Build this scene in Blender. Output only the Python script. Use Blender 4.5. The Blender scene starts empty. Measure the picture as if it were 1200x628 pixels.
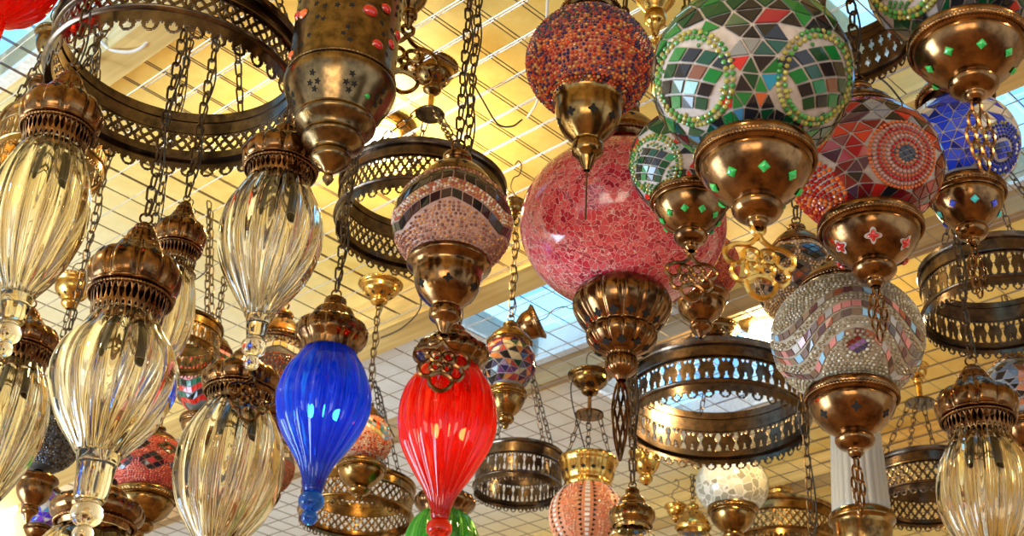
import bpy, math, random
import numpy as np
from mathutils import Vector

# ------------------------------------------------------------------ camera, sky, light
C = bpy.context.scene.collection
SC = bpy.context.scene
F = 1730.0
CAM = np.array([0.0, 0.0, 1.6])
PITCH, ROLL = math.radians(30), math.radians(3.1)
fw = np.array([0, math.cos(PITCH), math.sin(PITCH)])
_rt = np.array([1.0, 0, 0]); _up = np.cross(_rt, fw)
RT = _rt * math.cos(ROLL) + _up * math.sin(ROLL)
UP = -_rt * math.sin(ROLL) + _up * math.cos(ROLL)
cd = bpy.data.cameras.new('camera'); cam = bpy.data.objects.new('camera', cd); C.objects.link(cam)
from mathutils import Matrix
M4 = Matrix.Identity(4)
for i in range(3):
    M4[i][0], M4[i][1], M4[i][2], M4[i][3] = RT[i], UP[i], -fw[i], CAM[i]
cam.matrix_world = M4
cd.sensor_width = 36; cd.lens = 36 * F / 1200; cd.clip_end = 60
cd.dof.use_dof = True; cd.dof.focus_distance = 2.35; cd.dof.aperture_fstop = 13
SC.camera = cam
SC.view_settings.view_transform = 'Standard'; SC.view_settings.look = 'None'
SC.view_settings.exposure = 0.28; SC.view_settings.gamma = 1; SC.view_settings.use_curve_mapping = False
cy = SC.cycles
cy.use_denoising = True; cy.max_bounces = 12; cy.transmission_bounces = 10; cy.glossy_bounces = 4
cy.diffuse_bounces = 3; cy.transparent_max_bounces = 12; cy.sample_clamp_indirect = 6; cy.caustics_refractive = False
cy.caustics_reflective = False; cy.blur_glossy = 0.5

W = bpy.data.worlds.new('world'); SC.world = W; W.use_nodes = True
W.node_tree.nodes['Background'].inputs[0].default_value = (0.75, 0.87, 1.0, 1)
W.node_tree.nodes['Background'].inputs[1].default_value = 1.1

def area(name, loc, aim, size, sy, power, col):
    l = bpy.data.lights.new(name, 'AREA'); l.shape = 'RECTANGLE'; l.size = size; l.size_y = sy
    l.energy = power; l.color = col
    o = bpy.data.objects.new(name, l); C.objects.link(o); o.location = loc
    o.rotation_euler = (Vector(aim) - Vector(loc)).to_track_quat('-Z', 'Y').to_euler()
    return o
area('rear_ceiling_fill', (-1.2, -3.2, 1.3), (0.8, 3.8, 3.5), 3.2, 1.5, 84, (1.0, 0.86, 0.64))  # added unseen warm fill behind the camera, brightens the ceiling from below
area('side_window_daylight', (-4.0, 2.4, 1.2), (0.8, 5.0, 3.7), 2.2, 2.0, 240, (0.58, 0.78, 1.0))

# ------------------------------------------------------------------ helpers
PI = math.pi
ZM = 3.63                      # height of the wire grid
S45 = math.sqrt(0.5)
def ray(x, y): return fw + RT * ((x - 600) / F) + UP * ((314 - y) / F)
def AB(a, b, z): return (-a * S45 + b * S45, a * S45 + b * S45, z)

def tag(o, label=None, cat=None, group=None, kind=None):
    if label: o['label'] = label
    if cat: o['category'] = cat
    if group: o['group'] = group
    if kind: o['kind'] = kind
    return o

class MB:
    def __init__(s): s.v = []; s.f = []; s.c = []; s.n = 0
    def add(s, verts, faces, col=None):
        verts = [tuple(map(float, p)) for p in verts]
        s.v += verts; n = s.n; s.f += [tuple(i + n for i in f) for f in faces]; s.n += len(verts)
        s.c += [tuple(col) if col else (1, 1, 1)] * len(verts)
    def grid(s, P, wrap_u=True, wrap_v=False, keep=None, col=None):
        # P[j][i] rows j, columns i around
        nv, nu = P.shape[:2]
        fs = []
        for j in range(nv if wrap_v else nv - 1):
            for i in range(nu if wrap_u else nu - 1):
                if keep is not None and not keep[j, i]: continue
                a, b = j * nu + i, j * nu + (i + 1) % nu
                jj = (j + 1) % nv
                fs.append((a, jj * nu + i, jj * nu + (i + 1) % nu, b))
        s.add(P.reshape(-1, 3), fs, col)
    def box(s, lo, hi):
        x0, y0, z0 = lo; x1, y1, z1 = hi
        s.add([(x0,y0,z0),(x1,y0,z0),(x1,y1,z0),(x0,y1,z0),(x0,y0,z1),(x1,y0,z1),(x1,y1,z1),(x0,y1,z1)],
              [(0,3,2,1),(4,5,6,7),(0,1,5,4),(1,2,6,5),(2,3,7,6),(3,0,4,7)])
    def lathe(s, prof, n=48, lobes=0, amp=0.0, twist=0.0, sharp=False, amp_fn=None, z_ref=None):
        """prof: list of (r, z)"""
        th = np.linspace(0, 2 * PI, n, endpoint=False)
        rows = []
        L = len(prof)
        for j, (r, z) in enumerate(prof):
            q = r
            if lobes:
                am = amp * (amp_fn(j / (L - 1)) if amp_fn else 1)
                ph = lobes * th + twist * j / (L - 1)
                q = r * (1 - am + am * (np.abs(np.cos(ph / 2)) ** 0.7 if not sharp else 1 - np.abs(np.sin(ph / 2)) ** 12 * 1.0))
            q = np.broadcast_to(q, th.shape)
            rows.append(np.stack([q * np.cos(th), q * np.sin(th), np.full(n, z)], 1))
        s.grid(np.array(rows))
    def torus(s, R, z, r, n=48, m=8, bumps=0, ba=0.25, squash=1.0):
        th = np.linspace(0, 2 * PI, n, endpoint=False); rows = []
        for k in range(m):
            ph = 2 * PI * k / m
            rr = r * (1 + (ba * np.cos(bumps * th + ph) if bumps else 0 * th))
            q = R + rr * math.cos(ph)
            rows.append(np.stack([q * np.cos(th), q * np.sin(th), z + rr * math.sin(ph) * squash], 1))
        s.grid(np.array(rows), wrap_v=True)
    def tube(s, pts, r, m=6, closed=False, taper=None):
        P = np.array(pts, float); n = len(P)
        if closed: T = np.roll(P, -1, 0) - np.roll(P, 1, 0)
        else: T = np.gradient(P, axis=0)
        T /= np.linalg.norm(T, axis=1)[:, None] + 1e-12
        ref = np.array([0, 0, 1.0]) if abs(T[0][2]) < 0.9 else np.array([1.0, 0, 0])
        N = np.cross(T[0], ref); N /= np.linalg.norm(N); rows = []
        for j in range(n):
            N = N - T[j] * (N @ T[j]); N /= np.linalg.norm(N) + 1e-12
            B = np.cross(T[j], N); rr = r * (taper[j] if taper is not None else 1)
            rows.append([P[j] + rr * (math.cos(2*PI*k/m) * N + math.sin(2*PI*k/m) * B) for k in range(m)])
        s.grid(np.array(rows), wrap_v=closed)
        if not closed:
            a = s.n - n * m
            s.f.append(tuple(a + k for k in range(m))); s.f.append(tuple(a + (n-1)*m + k for k in reversed(range(m))))
    def link(s, c, L, Wd, r, ang, m=5, seg=12, axis=None):
        """one oval chain link centred at c, length L along z, turned by ang"""
        pts = []
        h = (L - Wd) / 2
        for k in range(seg):
            t = 2 * PI * k / seg
            x = Wd / 2 * math.cos(t); z = Wd / 2 * math.sin(t) + (h if math.sin(t) >= 0 else -h)
            pts.append((x * math.cos(ang), x * math.sin(ang), z))
        P = np.array(pts)
        if axis is not None: P = P @ np.array(axis)
        s.tube(P + np.array(c), r, m, True)
    def build(s, name, mat, parent=None, smooth=True, angle=40, solid=0, colors=False, split=None, mat2=None):
        me = bpy.data.meshes.new(name); me.from_pydata(s.v, [], s.f)
        if colors:
            at = me.color_attributes.new('Col', 'FLOAT_COLOR', 'POINT')
            a = np.ones((len(s.v), 4), np.float32); a[:, :3] = np.array(s.c, np.float32).reshape(-1, 3)
            at.data.foreach_set('color', a.ravel())
        me.materials.append(mat)
        if split is not None:
            me.materials.append(mat2 or BLACK)
            for f in me.polygons[split:]: f.material_index = 1
        if smooth:
            me.shade_smooth()
            if angle: me.set_sharp_from_angle(angle=math.radians(angle))
        me.update()
        o = bpy.data.objects.new(name, me); C.objects.link(o)
        if parent: o.parent = parent
        if solid:
            md = o.modifiers.new('thickness', 'SOLIDIFY'); md.thickness = solid; md.offset = 0
        return o

def spl(pts, sub=4):
    """Catmull-Rom through (a,b) points"""
    P = [np.array(p, float) for p in pts]; P = [2*P[0]-P[1]] + P + [2*P[-1]-P[-2]]
    out = []
    for i in range(1, len(P) - 2):
        for k in range(sub):
            t = k / sub
            out.append(tuple(0.5*((2*P[i]) + (P[i+1]-P[i-1])*t + (2*P[i-1]-5*P[i]+4*P[i+1]-P[i+2])*t*t + (3*P[i]-P[i-1]-3*P[i+1]+P[i+2])*t**3)))
    out.append(tuple(P[-2])); return out

# ------------------------------------------------------------------ materials
def mat(name):
    m = bpy.data.materials.new(name); m.use_nodes = True
    nt = m.node_tree; return m, nt, nt.nodes['Principled BSDF']
def setp(p, **k):
    for a, b in k.items(): p.inputs[a.replace('_', ' ')].default_value = b
def node(nt, typ, **kw):
    n = nt.nodes.new(typ)
    for k, v in kw.items():
        if k in n.inputs.keys(): n.inputs[k].default_value = v
        else: setattr(n, k, v)
    return n
def ramp(nt, fac, stops, interp='LINEAR'):
    r = nt.nodes.new('ShaderNodeValToRGB'); r.color_ramp.interpolation = interp
    while len(r.color_ramp.elements) < len(stops): r.color_ramp.elements.new(0.5)
    for e, (p, c) in zip(r.color_ramp.elements, stops): e.position = p; e.color = (*c, 1)
    nt.links.new(fac, r.inputs[0]); return r.outputs[0]
def plain(name, col, rough=0.5, metal=0.0, **k):
    m, nt, p = mat(name); setp(p, Base_Color=(*col, 1), Roughness=rough, Metallic=metal, **k); return m
def brass(name, c1, c2, rough=0.25):
    m, nt, p = mat(name)
    tc = node(nt, 'ShaderNodeTexCoord'); nz = node(nt, 'ShaderNodeTexNoise', Scale=38.0, Detail=5.0, Roughness=0.65)
    nt.links.new(tc.outputs['Object'], nz.inputs['Vector'])
    nt.links.new(ramp(nt, nz.outputs['Fac'], [(0.32, c2), (0.62, c1)]), p.inputs['Base Color'])
    mr = node(nt, 'ShaderNodeMapRange'); nt.links.new(nz.outputs['Fac'], mr.inputs[0])
    mr.inputs[3].default_value = rough + .16; mr.inputs[4].default_value = rough - .05
    nt.links.new(mr.outputs[0], p.inputs['Roughness']); p.inputs['Metallic'].default_value = 1
    return m
AGED = brass('aged_bronze', (.25, .155, .065), (.055, .034, .018), .17)
BRASS = brass('antique_brass', (.34, .19, .058), (.07, .035, .013), .15)
COPPER = brass('brown_bronze', (.27, .135, .05), (.05, .022, .011), .14)
GOLD = brass('bright_brass', (.75, .45, .11), (.32, .17, .04), .17)  # brighter brass copy; puts nearby lamp light on the canopies into the colour
STEEL = brass('dark_bronze', (.17, .12, .08), (.05, .036, .028), .18)
CHAIN = brass('chain_bronze', (.16, .11, .07), (.07, .045, .028), .32)
BLACK = plain('hole_dark', (.008, .006, .004), .9)
CABLE = plain('cable_black', (.02, .018, .02), .45)
WIRE = plain('grid_wire', (.30, .24, .18), .36, 1.0)
SOCKET = plain('socket_dark', (.05, .045, .05), .35)

def glass(name, col, rough=0.015, tint_mix=0.0):
    m, nt, p = mat(name)
    setp(p, Base_Color=(*col, 1), Roughness=rough, IOR=1.47, Transmission_Weight=1.0)
    if tint_mix:
        tr = node(nt, 'ShaderNodeBsdfTranslucent'); tr.inputs[0].default_value = (*[c**1.5 for c in col], 1)
        df = node(nt, 'ShaderNodeBsdfDiffuse'); df.inputs[0].default_value = (*[c**2 for c in col], 1)
        m1 = node(nt, 'ShaderNodeMixShader'); m1.inputs[0].default_value = .35
        nt.links.new(tr.outputs[0], m1.inputs[1]); nt.links.new(df.outputs[0], m1.inputs[2])
        mx = node(nt, 'ShaderNodeMixShader'); mx.inputs[0].default_value = tint_mix
        nt.links.new(p.outputs[0], mx.inputs[1]); nt.links.new(m1.outputs[0], mx.inputs[2])
        nt.links.new(mx.outputs[0], nt.nodes['Material Output'].inputs[0])
    return m
CLEAR = glass('amber_clear_glass', (.955, .865, .66))
CLEARW = glass('clear_glass', (.97, .92, .80))
BLUEG = glass('cobalt_glass', (.02, .22, .86), .02, .30)
REDG = glass('ruby_glass', (.97, .07, .025), .02, .30)
GREENG = glass('green_glass', (.35, .85, .28), .02, .3)

def tile_mat():
    m, nt, p = mat('mosaic_glass_tile')
    at = node(nt, 'ShaderNodeAttribute', attribute_name='Col')
    nt.links.new(at.outputs['Color'], p.inputs['Base Color'])
    setp(p, Roughness=.12, Coat_Weight=.2, Coat_Roughness=.04, IOR=1.45)
    return m
TILE = tile_mat()
def grout(name, col, spec=.3):
    m, nt, p = mat(name)
    tc = node(nt, 'ShaderNodeTexCoord'); nz = node(nt, 'ShaderNodeTexNoise', Scale=90.0, Detail=3.0)
    nt.links.new(tc.outputs['Object'], nz.inputs['Vector'])
    nt.links.new(ramp(nt, nz.outputs['Fac'], [(.3, tuple(c*.75 for c in col)), (.7, col)]), p.inputs['Base Color'])
    setp(p, Roughness=.45)
    return m
G_WHITE = grout('grout_white', (.54, .46, .41)); G_PINK = grout('grout_pink', (.62, .38, .32))
G_RED = grout('grout_red', (.62, .16, .08)); G_BEIGE = grout('grout_silver', (.45, .37, .26))
G_DARK = grout('grout_dark', (.16, .13, .10)); G_ORANGE = grout('grout_orange', (.85, .32, .15))

def crackle(name, scale, cells, line, edge=.05, rough=.15, transl=0.3):
    m, nt, p = mat(name)
    tc = node(nt, 'ShaderNodeTexCoord')
    v1 = node(nt, 'ShaderNodeTexVoronoi', feature='DISTANCE_TO_EDGE', Scale=scale)
    v2 = node(nt, 'ShaderNodeTexVoronoi', feature='F1', Scale=scale)
    nz = node(nt, 'ShaderNodeTexNoise', Scale=scale*.5, Detail=2.0)
    mxv = node(nt, 'ShaderNodeMix', data_type='VECTOR'); mxv.inputs[0].default_value = .025
    nt.links.new(tc.outputs['Object'], mxv.inputs[4]); nt.links.new(nz.outputs['Color'], mxv.inputs[5])
    for v in (v1, v2): nt.links.new(mxv.outputs[1], v.inputs['Vector'])
    nt.links.new(tc.outputs['Object'], nz.inputs['Vector'])
    sp = node(nt, 'ShaderNodeSeparateColor'); nt.links.new(v2.outputs['Color'], sp.inputs[0])
    cc = ramp(nt, sp.outputs[0], [(i/(len(cells)-1), c) for i, c in enumerate(cells)])
    lm = ramp(nt, v1.outputs['Distance'], [(edge*.55, (1,1,1)), (edge, (0,0,0))])
    mx = node(nt, 'ShaderNodeMix', data_type='RGBA'); nt.links.new(lm, mx.inputs[0])
    nt.links.new(cc, mx.inputs[6]); mx.inputs[7].default_value = (*line, 1)
    nt.links.new(mx.outputs[2], p.inputs['Base Color'])
    bp = node(nt, 'ShaderNodeBump', Strength=.5, Distance=.002); nt.links.new(sp.outputs[1], bp.inputs['Height'])
    nt.links.new(bp.outputs[0], p.inputs['Normal'])
    setp(p, Roughness=rough, Coat_Weight=.8, Coat_Roughness=.05)
    if transl:
        tr = node(nt, 'ShaderNodeBsdfTranslucent'); nt.links.new(mx.outputs[2], tr.inputs[0])
        ms = node(nt, 'ShaderNodeMixShader'); ms.inputs[0].default_value = transl
        nt.links.new(p.outputs[0], ms.inputs[1]); nt.links.new(tr.outputs[0], ms.inputs[2])
        nt.links.new(ms.outputs[0], nt.nodes['Material Output'].inputs[0])
    return m
CR_PINK = crackle('pink_crackle', 105, [(.45,.015,.05),(.85,.06,.10),(.95,.18,.20),(.62,.03,.08)], (1,.68,.62), .045)
CR_CLEAR = crackle('pale_crackle', 42, [(.55,.52,.38),(.85,.80,.60),(.30,.27,.18),(.9,.88,.75)], (.95,.92,.8), .06)
def gem(name, col):
    m, nt, p = mat(name); setp(p, Base_Color=(*col, 1), Roughness=.08, Coat_Weight=.8); return m
GEM_G = gem('green_gem', (.01, .42, .08)); GEM_R = gem('red_gem', (.55, .012, .01)); GEM_B = gem('blue_gem', (.05, .1, .9))
GEM_T = gem('teal_gem', (.05, .75, .75)); GEM_O = gem('orange_gem', (.95, .14, .02)); GEM_W = gem('pale_gem', (.95, .75, .65))

# ------------------------------------------------------------------ the place: room, ceiling, beams, skylights
R45 = (0, 0, PI / 4)         # ceiling axes run at 45 degrees to the view; local x = b, local y = a
def room(name, m, lo, hi, kind='structure'):
    b = MB(); b.box(lo, hi); o = b.build(name, m, smooth=False); o.rotation_euler = R45; o['kind'] = kind; return o
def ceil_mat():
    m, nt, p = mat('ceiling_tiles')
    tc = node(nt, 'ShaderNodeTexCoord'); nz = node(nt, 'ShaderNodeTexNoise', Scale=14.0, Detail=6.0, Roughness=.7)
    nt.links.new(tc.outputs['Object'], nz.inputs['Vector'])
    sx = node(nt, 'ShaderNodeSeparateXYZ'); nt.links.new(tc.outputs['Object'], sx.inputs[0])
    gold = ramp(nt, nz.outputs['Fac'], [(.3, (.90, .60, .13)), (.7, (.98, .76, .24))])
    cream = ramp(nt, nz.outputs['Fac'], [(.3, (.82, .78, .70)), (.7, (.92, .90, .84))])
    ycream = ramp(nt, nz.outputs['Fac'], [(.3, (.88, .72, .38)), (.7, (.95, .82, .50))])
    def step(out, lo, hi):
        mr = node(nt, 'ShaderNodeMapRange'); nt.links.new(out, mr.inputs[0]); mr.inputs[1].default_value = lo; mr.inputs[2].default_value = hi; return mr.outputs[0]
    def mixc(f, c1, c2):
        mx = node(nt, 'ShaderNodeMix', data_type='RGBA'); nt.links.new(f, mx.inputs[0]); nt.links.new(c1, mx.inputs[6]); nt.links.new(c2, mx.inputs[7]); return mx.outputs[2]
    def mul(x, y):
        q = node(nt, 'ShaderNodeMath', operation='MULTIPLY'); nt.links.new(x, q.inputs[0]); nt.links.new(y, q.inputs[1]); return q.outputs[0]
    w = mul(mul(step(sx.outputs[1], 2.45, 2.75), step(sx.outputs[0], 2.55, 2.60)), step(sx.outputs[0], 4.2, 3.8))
    fin = mixc(w, mixc(step(sx.outputs[1], 3.0, 3.6), gold, ycream), cream)  # gold-to-cream zones put warm and neutral lighting into the tile colour
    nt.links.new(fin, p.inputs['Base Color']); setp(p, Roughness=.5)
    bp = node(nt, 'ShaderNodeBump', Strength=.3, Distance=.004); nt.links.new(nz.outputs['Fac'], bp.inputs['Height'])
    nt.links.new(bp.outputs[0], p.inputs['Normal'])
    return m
def wood(name, c1, c2):
    m, nt, p = mat(name)
    tc = node(nt, 'ShaderNodeTexCoord'); mp = node(nt, 'ShaderNodeMapping'); mp.inputs['Scale'].default_value = (30, 1.5, 30)
    nz = node(nt, 'ShaderNodeTexNoise', Scale=2.0, Detail=4.0)
    nt.links.new(tc.outputs['Object'], mp.inputs[0]); nt.links.new(mp.outputs[0], nz.inputs['Vector'])
    nt.links.new(ramp(nt, nz.outputs['Fac'], [(.3, c1), (.7, c2)]), p.inputs['Base Color']); setp(p, Roughness=.45)
    return m
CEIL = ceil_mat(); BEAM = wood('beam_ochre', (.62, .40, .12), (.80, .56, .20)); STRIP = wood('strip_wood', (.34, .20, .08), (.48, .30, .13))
WHITEP = grout('white_panel', (.80, .78, .74)); WALLM = grout('wall_cream', (.88, .74, .50)); FLOORM = wood('floor_wood', (.20, .11, .05), (.34, .20, .09))
ZC = 3.74
# ceiling slab with four openings for the skylights
SKY = [(2.42, 2.98, 2.63, 3.09), (2.30, 2.95, 3.20, 3.80), (0.72, 1.36, 2.63, 3.10), (2.40, 3.05, 0.72, 1.16), (0.85,1.33,2.02,2.45)]   # a0,a1,b0,b1
def ceiling():
    as_ = sorted({-4.2, 6.4} | {s for q in SKY for s in q[:2]}); bs = sorted({-3.6, 6.4} | {s for q in SKY for s in q[2:]})
    b = MB()
    for i in range(len(as_) - 1):
        for j in range(len(bs) - 1):
            am, bm = (as_[i] + as_[i+1]) / 2, (bs[j] + bs[j+1]) / 2
            if any(q[0] < am < q[1] and q[2] < bm < q[3] for q in SKY): continue
            b.box((bs[j], as_[i], ZC), (bs[j+1], as_[i+1], ZC + .08))
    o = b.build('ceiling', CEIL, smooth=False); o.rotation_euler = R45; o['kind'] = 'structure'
ceiling()
def sky_pane(i, q, strength):
    m, nt, p = mat('skylight_pane_%d' % i)
    tc = node(nt, 'ShaderNodeTexCoord'); br = node(nt, 'ShaderNodeTexBrick', Scale=1.0, offset=0.0)
    br.inputs['Brick Width'].default_value = .17; br.inputs['Row Height'].default_value = .15; br.inputs['Mortar Size'].default_value = .004
    br.inputs['Color1'].default_value = (.045, .20, .50, 1); br.inputs['Color2'].default_value = (.26, .62, .90, 1); br.inputs['Mortar'].default_value = (.25, .4, .5, 1)
    nt.links.new(tc.outputs['Object'], br.inputs['Vector'])
    nt.links.new(br.outputs['Color'], p.inputs['Emission Color']); p.inputs['Base Color'].default_value = (.02, .03, .04, 1)
    setp(p, Emission_Strength=strength, Roughness=.2)
    b = MB(); b.box((q[2]-.02, q[0]-.02, ZC + .085), (q[3]+.02, q[1]+.02, ZC + .095))
    o = b.build('window_%d' % i, m, smooth=False); o.rotation_euler = R45; o['kind'] = 'structure'
    f = MB()
    for lo, hi in (((q[2]-.03, q[0]-.03, ZC-.012), (q[2], q[1]+.03, ZC+.084)), ((q[3], q[0]-.03, ZC-.012), (q[3]+.03, q[1]+.03, ZC+.084)),
                   ((q[2], q[0]-.03, ZC-.012), (q[3], q[0], ZC+.084)), ((q[2], q[1], ZC-.012), (q[3], q[1]+.03, ZC+.084))): f.box(lo, hi)
    f.build('window_frame', WHITEP, o, smooth=False)
for i, q in enumerate(SKY): sky_pane(i + 1, q, 2.3)
room('trim_1', BEAM, (2.49, -4.0, 3.615), (2.595, 5.6, ZC))
room('trim_2', STRIP, (3.125, -4.0, 3.66), (3.165, 5.6, ZC))
room('trim_3', BEAM, (1.19, -4.0, 3.60), (1.27, 5.6, ZC))
room('trim_4', BEAM, (0.55, -4.0, 3.66), (0.66, 5.6, ZC))
room('trim_5', BEAM, (4.3, -4.0, 3.66), (4.4, 5.6, ZC))
room('floor', FLOORM, (-3.6, -4.2, -.1), (6.4, 6.4, 0))
room('wall_left', WALLM, (-3.6, 5.6, 0), (6.4, 5.75, ZC))
room('wall_right', WALLM, (6.2, -4.2, 0), (6.4, 5.6, ZC))
room('wall_back', WALLM, (-3.6, -4.2, 0), (-3.45, -1.4, ZC))

def wire_grid():
    b = MB()
    r = .0018; s = .088
    lo_b, hi_b, lo_a, hi_a = -.6, 5.6, -1.2, 5.5
    n = int((hi_b - lo_b) / s)
    rnd = random.Random(3)
    def wire(p, q):
        P = np.array([p, q], float); b.tube(P, r, 4)
    for k in range(n):
        x = lo_b + k * s
        if abs(x - 2.54) < .06: continue
        wire((x, lo_a, ZM), (x, hi_a, ZM))
        if (k // 7) % 3 != 2: wire((x + .017, lo_a, ZM + .012), (x + .017, 2.6, ZM + .012))
    n = int((hi_a - lo_a) / s)
    for k in range(n):
        y = lo_a + k * s
        wire((lo_b, y, ZM + .005), (2.485, y, ZM + .005)); wire((2.6, y, ZM + .005), (hi_b, y, ZM + .005))
        if (k // 8) % 3 != 0: wire((lo_b, y + .02, ZM + .016), (2.485, y + .02, ZM + .016))
    o = b.build('wire_grid', WIRE, smooth=False); o.rotation_euler = R45
    tag(o, 'thin metal wire grid of square cells spread under the whole ceiling', 'wire grid')
wire_grid()

# ------------------------------------------------------------------ a hanging fixture placed where the photo shows it
class Fix:
    def __init__(s, name, label, cat, px, py, rpx, R, group=None):
        s.d = F * R / rpx; s.P = CAM + ray(px, py) * s.d; s.k = R / rpx; s.px, s.py = px, py
        s.o = bpy.data.objects.new(name, None); C.objects.link(s.o); s.o.empty_display_size = .02
        s.o.location = s.P; s.az = math.atan2(s.P[0], s.P[1]); s.o.rotation_euler = (0, 0, -s.az)
        tag(s.o, label, cat, group)
    def z(s, y):
        Q = s.P - CAM; t = (314 - y) / F
        return (t * (Q @ fw) - Q @ UP) / (UP[2] - t * fw[2])
    def kk(s, y):
        return ((s.P - CAM) @ fw + s.z(y) * fw[2]) / F
    def pr(s, pts): return [(r * s.kk(y), s.z(y)) for y, r in pts]
    def y_of_z(s, z):
        Q = s.P - CAM + np.array([0, 0, z]); return 314 - F * (Q @ UP) / (Q @ fw)
    def top(s): return ZM - .004 - s.P[2]

def pat(prof, t):
    """point and tangent on polyline profile at fraction t"""
    P = np.array(prof); x = t * (len(P) - 1); i = min(int(x), len(P) - 2); f = x - i
    p = P[i] * (1 - f) + P[i+1] * f; d = P[i+1] - P[i]; return p, d / (np.linalg.norm(d) + 1e-12)
def inlay(b, prof, t, th, size, shape, off=.0004, dome=0.0):
    (r, z), d = pat(prof, t)
    nrm = np.array([-d[1], d[0]])          # outward for a profile that runs top to bottom
    if nrm[0] < 0 and abs(nrm[0]) > .3: nrm = -nrm
    n = 24; out = []
    pts = []
    for k in range(n):
        ph = 2 * PI * k / n
        if shape == 'clover': q = .76 + .24 * math.cos(4 * ph)
        elif shape == 'star': q = 1 if k % 5 == 0 else .55; ph = 2 * PI * k / 25
        elif shape == 'diamond': q = 1 / (abs(math.cos(ph)) + abs(math.sin(ph)))
        elif shape == 'drop': q = 1; 
        else: q = 1
        if shape == 'star':
            q = .72 + .28 * math.cos(5 * ph)
        x, y = size * q * math.cos(ph), size * q * math.sin(ph)
        if shape == 'oval': y *= .8
        pts.append((x, y))
    def S(x, y, o):
        a = th + x / max(r, 1e-4); rr = r + d[0] * y + nrm[0] * o; zz = z + d[1] * y + nrm[1] * o
        return (rr * math.cos(a), rr * math.sin(a), zz)
    if dome:
        rings = [(1, off), (.85, off + dome * .5), (.5, off + dome * .9)]
        vs = [S(x * q, y * q, o) for q, o in rings for x, y in pts] + [S(0, 0, off + dome)]
        fs = []
        for j in range(2):
            for k in range(n): fs.append((j*n+k, j*n+(k+1) % n, (j+1)*n+(k+1) % n, (j+1)*n+k))
        fs += [(2*n+k, 2*n+(k+1) % n, 3*n) for k in range(n)]
        b.add(vs, fs)
    else:
        vs = [S(x, y, off) for x, y in pts] + [S(0, 0, off)]
        b.add(vs, [(k, (k+1) % n, n) for k in range(n)])

def masked(prof_fn, nu, nv, maskf, periods):
    """perforated sheet of revolution; maskf(u in [0,1) of one period, v)"""
    th = np.linspace(0, 2*PI, nu, endpoint=False); rows = []
    for j in range(nv + 1):
        r, z = prof_fn(j / nv); rows.append(np.stack([r*np.cos(th), r*np.sin(th), np.full(nu, z)], 1))
    U = ((np.arange(nu) + .5) / nu * periods) % 1.0; V = (np.arange(nv) + .5) / nv
    u, v = np.meshgrid(U, V)
    return np.array(rows), maskf(u, v)
def m_diamond(rows=2.5, w=.2, e=.05):
    def f(u, v):
        p = (u + v * rows / 1.0) % 1; q = (u - v * rows) % 1
        return (np.minimum(p, 1-p) < w/2) | (np.minimum(q, 1-q) < w/2) | (v < e) | (v > 1-e)
    return f
def m_fleur(u, v):
    a = np.abs(u - .5)
    tall = (a < .10 - .055*np.cos((v - .5) * 4*PI)) & (v > .10) & (v < .88)
    b = np.minimum(u, 1-u)
    low = ((b < (v - .66) * .75) & (v > .68) & (v < .88)) | (((b/.055)**2 + ((v - .66)/.07)**2) < 1)
    topd = ((b - .12) / .09)**2 + ((v - .13) / .06)**2 < 1
    return ~(tall | low | topd)
def m_hour(u, v):
    w = (v * 2) % 1; uu = (u + (v > .5) * .5) % 1; a = np.abs(uu - .5)
    return ~((a < .2 + .10*np.cos((w - .5) * 4*PI)) & (w > .14) & (w < .86))
def m_lace(u, v):
    w = (v * 3) % 1; uu = (u + (np.floor(v*3) % 2) * .5) % 1
    return ~((((uu - .5)/.36)**2 + ((w - .5)/.40)**2 < 1))
def m_skirt(u, v):
    a = (u - .5)
    d = np.sqrt((a/.38)**2 + ((v - .66)/.34)**2)
    hole = (np.sqrt((a/.20)**2 + ((v - .78)/.13)**2) < 1) | ((np.abs(a) < (v - .50)*.6) & (v > .52) & (v < .78))
    return ((v < .52 + .10*np.abs(a)*2) | (d < 1)) & ~hole

def loop(fx, y, rpx, mt, parent=None):
    b = MB(); k = fx.kk(y); z = fx.z(y)
    pts = [(rpx*k*math.cos(t), 0, z + rpx*k*math.sin(t)) for t in np.linspace(0, 2*PI, 20, endpoint=False)]
    b.tube(pts, max(.0012, rpx*k*.2), 6, True); return b.build('hanging_loop', mt, parent or fx.o)
def chain_mesh(b, p, q, L=.030, Wd=.016, r=.0021, seg=10):
    p, q = np.array(p, float), np.array(q, float); D = q - p; n = max(1, int(round(np.linalg.norm(D) / (L - 2.4*r))))
    u = D / np.linalg.norm(D)
    # frame with z -> u
    ref = np.array([1.0, 0, 0]) if abs(u[0]) < .9 else np.array([0, 1.0, 0])
    x = np.cross(ref, u); x /= np.linalg.norm(x); y = np.cross(u, x); Mx = np.array([x, y, u])
    for i in range(n): b.link(p + D * (i + .5) / n, np.linalg.norm(D) / n + 2.4*r, Wd, r, (i % 2) * PI/2 + .5, 5, seg, axis=Mx)
def chain(fx, y0, sc=1.0, mt=None, cable=True, z1=None, x_off=0):
    """chain from image row y0 straight up to the wire grid"""
    z0 = fx.z(y0); z1 = fx.top() if z1 is None else z1
    if z1 - z0 < .02: return
    b = MB(); chain_mesh(b, (0, 0, z0), (0, 0, z1), .030*sc, .016*sc, .0021*sc)
    b.build('chain', mt or CHAIN, fx.o)
    if cable:
        c = MB(); n = 26; rn = random.Random(int(fx.px*7 + fx.py))
        ph = rn.random() * 6
        pts = [(.006 + .005*math.sin(ph + i*.9), .005*math.cos(ph + i*.7), z0 + (z1 - z0) * i / (n-1)) for i in range(n)]
        c.tube(spl3(pts), .0017*sc, 5); c.build('cable', CABLE, fx.o)
def spl3(pts, sub=3): return spl(pts, sub)

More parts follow.
